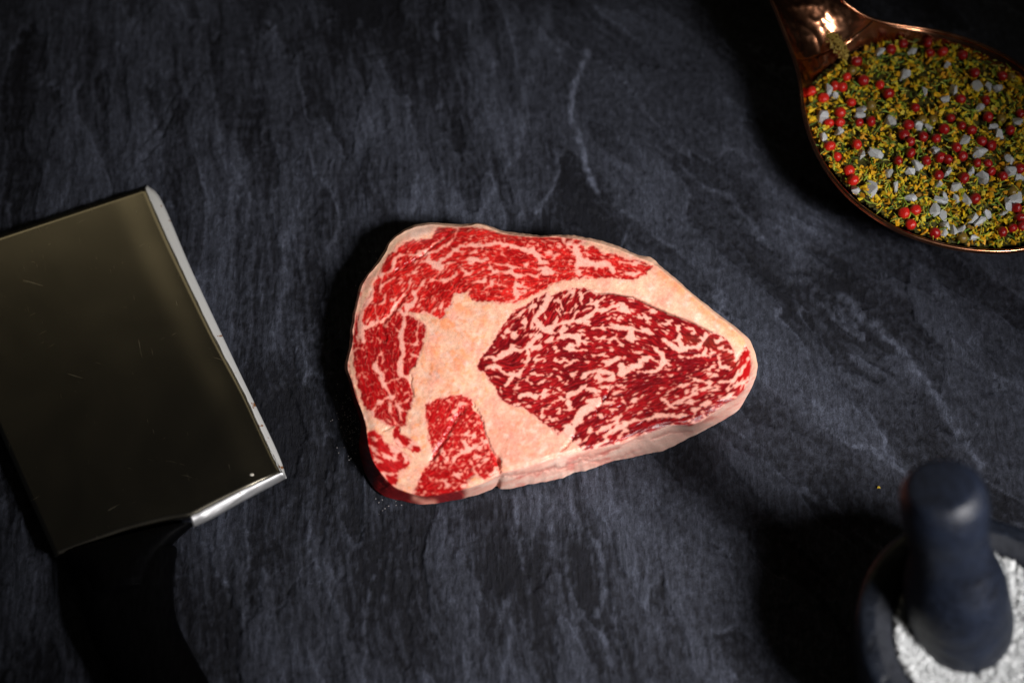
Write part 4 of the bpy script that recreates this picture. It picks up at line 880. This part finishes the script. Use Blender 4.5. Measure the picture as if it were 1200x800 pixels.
        me.polygons.foreach_set("use_smooth", np.ones(len(me.polygons), dtype=bool)); meshes.append(me)
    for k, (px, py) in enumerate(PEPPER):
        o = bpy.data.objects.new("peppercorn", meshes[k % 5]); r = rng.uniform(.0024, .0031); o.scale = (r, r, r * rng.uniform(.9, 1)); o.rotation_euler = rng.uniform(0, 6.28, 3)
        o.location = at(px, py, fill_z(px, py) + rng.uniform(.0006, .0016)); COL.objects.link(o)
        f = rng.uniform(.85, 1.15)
        if px < 1004 and py > 85 or k in (4, 10, 58, 59, 60):  # lit tone painted on the left-hand corns, shaded tone on the rest
            o.color = (.58 * f, .016 * f, .010 * f, 1); tag(o, "peppercorn painted bright scarlet as if lit, in the herb mix of the copper ladle", "peppercorn", "scarlet peppercorns in the ladle")
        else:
            o.color = (.31 * f, .006 * f, .007 * f, 1); tag(o, "peppercorn painted dark crimson as if shaded, in the herb mix of the copper ladle", "peppercorn", "crimson peppercorns in the ladle")
    for k, (px, py) in enumerate(Zc5([(505, 480), (785, 545), (735, 545), (420, 320), (1095, 540), (1140, 350)]) + Zc6([(880, 705), (1140, 465)])):
        o = bpy.data.objects.new("peppercorn", meshes[k % 5]); r = rng.uniform(.0024, .0029); o.scale = (r, r, r); o.rotation_euler = rng.uniform(0, 6.28, 3); o.color = (.20, .125, .02, 1)
        o.location = at(px, py, fill_z(px, py) + rng.uniform(.0004, .0012)); COL.objects.link(o)
        tag(o, "dull olive brown peppercorn among the red ones in the copper ladle", "peppercorn", "olive peppercorns in the ladle")
    sm = salt_material("rock_salt"); cr = []
    for k in range(7):
        V, F = crystal(rng, 20, .8); me = bpy.data.meshes.new("salt_crystal"); me.from_pydata(V.tolist(), [], F.tolist()); me.update(); me.materials.append(sm); cr.append(me)
    for k, (px, py) in enumerate(SALT):
        o = bpy.data.objects.new("salt_crystal", cr[k % 7]); s = rng.uniform(.0054, .0088); o.scale = (s, s * rng.uniform(.7, 1), s * rng.uniform(.7, 1)); o.rotation_euler = rng.uniform(0, 6.28, 3)
        o.location = at(px, py, fill_z(px, py) + rng.uniform(.0003, .0012)); COL.objects.link(o)
        tag(o, "white salt crystal in the herb mix of the copper ladle", "salt crystal", "salt crystals in the ladle")
    # a yellow crumb that fell on the slate
    V, F = crystal(rng, 12, .8); o = mesh_from("spice_crumb", V * .0016 + at(1030, 571, -.0002), F, m.mat, smooth=False, attrs={"Col": ('FLOAT_COLOR', np.tile((.55, .38, .03, 1), (len(V), 1)))})
    tag(o, "single tiny yellow spice crumb fallen on the slate", "crumb")
build_spices()

# ================================================================== mortar, pestle and salt
def granite(name, a, b, rough, spec=.28):
    m = NT(name); co = m.coord(); n = m.noise(co, 45, 5, .65, 1.2); f = m.noise(co, 420, 3, .6)
    m.set(Base_Color=m.mix(.5, m.ramp(n, [(.38, a), (.68, b)]), m.ramp(f, [(.35, a), (.75, b)])), Roughness=m.math('ADD', m.math('MULTIPLY', f, .2), rough), Specular_IOR_Level=spec)
    m.bump(m.math('ADD', f, m.math('MULTIPLY', n, 4.0)), .4, .0009); return m.mat
MZ = .066
def build_mortar():
    c = at(1152, 742, MZ); Ro = float(np.linalg.norm(at(1005, 742, MZ) - c)); c0 = np.array([c[0], c[1], 0.0]); Ri = Ro - .0150
    root = empty("mortar", tuple(c0), "dark stone mortar holding coarse white salt", "mortar")
    gm = granite("dark_marble", (.0025, .003, .0045), (.010, .013, .021), .24)
    outer = [(.0, .0), (Ro * .70, .0), (Ro * .76, .002), (Ro * .80, .008), (Ro * .90, .028), (Ro * .97, .048), (Ro - .0006, MZ - .007), (Ro, MZ - .0035), (Ro - .0010, MZ - .0010), (Ro - .0032, MZ)]
    inn = [(Ro - .0075, MZ + .0003), (Ri + .0032, MZ), (Ri + .0008, MZ - .0012), (Ri, MZ - .0040), (Ri - .001, MZ - .015), (Ri * .88, .036), (Ri * .68, .022), (Ri * .35, .0155), (.0004, .014)]
    V, F = lathe(outer + inn[:1], 128); mesh_from("body", V, F[:, ::-1].copy(), gm, root)
    V, F = lathe([outer[-1]] + inn, 128); V[:, 2] += 0; b = mesh_from("hollow", V[128:], (F[128:] - 128)[:, ::-1].copy(), granite("ground_marble", (.009, .010, .013), (.022, .024, .030), .6, .08), root); b["label"] = "greyer ground inside of the mortar"
    rng = np.random.default_rng(3); ch = [crystal(rng, 14, .85) for _ in range(10)]; Vs, Fs = [], []; off = 0; zs = MZ - .0095
    rs = Ri - .0012
    nb = 40; bedr = np.linspace(0, 1, 14) * rs; a = np.linspace(0, 2 * math.pi, nb, endpoint=False); bv = np.stack([bedr[:, None] * np.cos(a), bedr[:, None] * np.sin(a), zs - .002 + 0 * bedr[:, None] * a], -1).reshape(-1, 3)
    bf = grid_faces(14, nb, wrap_v=True); bf = np.concatenate([bf[:, [0, 1, 2]], bf[:, [0, 2, 3]]]); Vs.append(bv + c0); Fs.append(bf); off += len(bv)
    n = 5200; Rm = rot_rand(n, rng)
    for k in range(n):
        r = rs * math.sqrt(rng.random()) * .985; a = rng.uniform(0, 6.28); V, F = ch[k % 10]; s = rng.uniform(.0014, .0036)
        x, y = r * math.cos(a), r * math.sin(a); hz = .0022 * float(pn(x * 70, y * 70, 3)) + .0072 * (r / rs) ** 4
        Vs.append((V * s) @ Rm[k].T + c0 + [x, y, zs + hz + rng.uniform(-.0012, .0012)]); Fs.append(F + off); off += len(V)
    o = mesh_from("coarse_salt", np.concatenate(Vs), np.concatenate(Fs), salt_material("coarse_salt"), smooth=False); tag(o, "heap of coarse white salt grains inside the stone mortar", "salt", kind="stuff")
    # pestle leaning in the salt
    p0 = at(1126, 738, zs - .006); p1 = at(1103, 566, .142); ax = p1 - p0; Ln = float(np.linalg.norm(ax))
    depth = lambda p: float(-((p[1] - CAM[1]) * -ST + (p[2] - CAM[2]) * CT)); rt = 50 / FPX * depth(p1); rb = 60 / FPX * depth(p0)
    ps = empty("pestle", tuple(p0), "blue black stone pestle standing in the salt filled mortar", "pestle")
    ps.rotation_euler = Vector(ax).to_track_quat('Z', 'Y').to_euler()
    prof = [(.0005, -.012), (rb * .6, -.010), (rb * .9, -.004), (rb, .006), (rb * .985, Ln * .2), (rb * .93, Ln * .36), (rt * .98, Ln * .55), (rt * .96, Ln * .70)]
    knob = [(rt * .96, Ln * .70), (rt * .985, Ln * .74), (rt * 1.03, Ln * .80), (rt * 1.04, Ln * .88), (rt * 1.02, Ln * .915), (rt * .97, Ln * .945), (rt * .86, Ln * .975), (rt * .76, Ln * .988), (rt * .55, Ln * .995), (rt * .28, Ln * .999), (.0003, Ln)]
    pm = granite("blue_black_marble", (.0015, .0021, .0042), (.009, .0135, .027), .36)
    for nm, pr in (("shaft", prof), ("knob", knob)):
        pr = catmull(pr, 60); V, F = lathe(pr, 72); mesh_from(nm, V, F[:, ::-1].copy() if False else F[:, ::-1].copy(), pm, ps)
    print("pestle length", Ln, "top r", rt, "bottom r", rb, "mortar R", Ro, "top", p1, "base", p0)
build_mortar()

# ================================================================== meat juice spattered on the slate beside the steak
def build_specks():
    rng = np.random.default_rng(21); V0, F0 = crystal(rng, 16, .9); Vs, Fs, off = [], [], 0
    for cx_, cy_, sx, sy, n in ((412, 494, 9, 26, 150), (436, 318, 8, 14, 12), (455, 590, 14, 4, 10)):
        for k in range(n):
            px, py = cx_ + sx * rng.normal(), cy_ + sy * rng.normal(); sc = rng.uniform(.00025, .0006)
            Vs.append(V0 * sc * [1, 1, .7] + at(px, py, .0002)); Fs.append(F0 + off); off += len(V0)
    m = NT("meat_juice"); m.set(Base_Color=m.ramp(m.noise(m.coord(), 300), [(.3, (.30, .27, .27)), (.7, (.5, .48, .48))]), Roughness=.15)
    tag(mesh_from("juice_specks", np.concatenate(Vs), np.concatenate(Fs), m.mat), "tiny glistening specks of meat juice on the slate around the steak", "specks", kind="stuff")
build_specks()
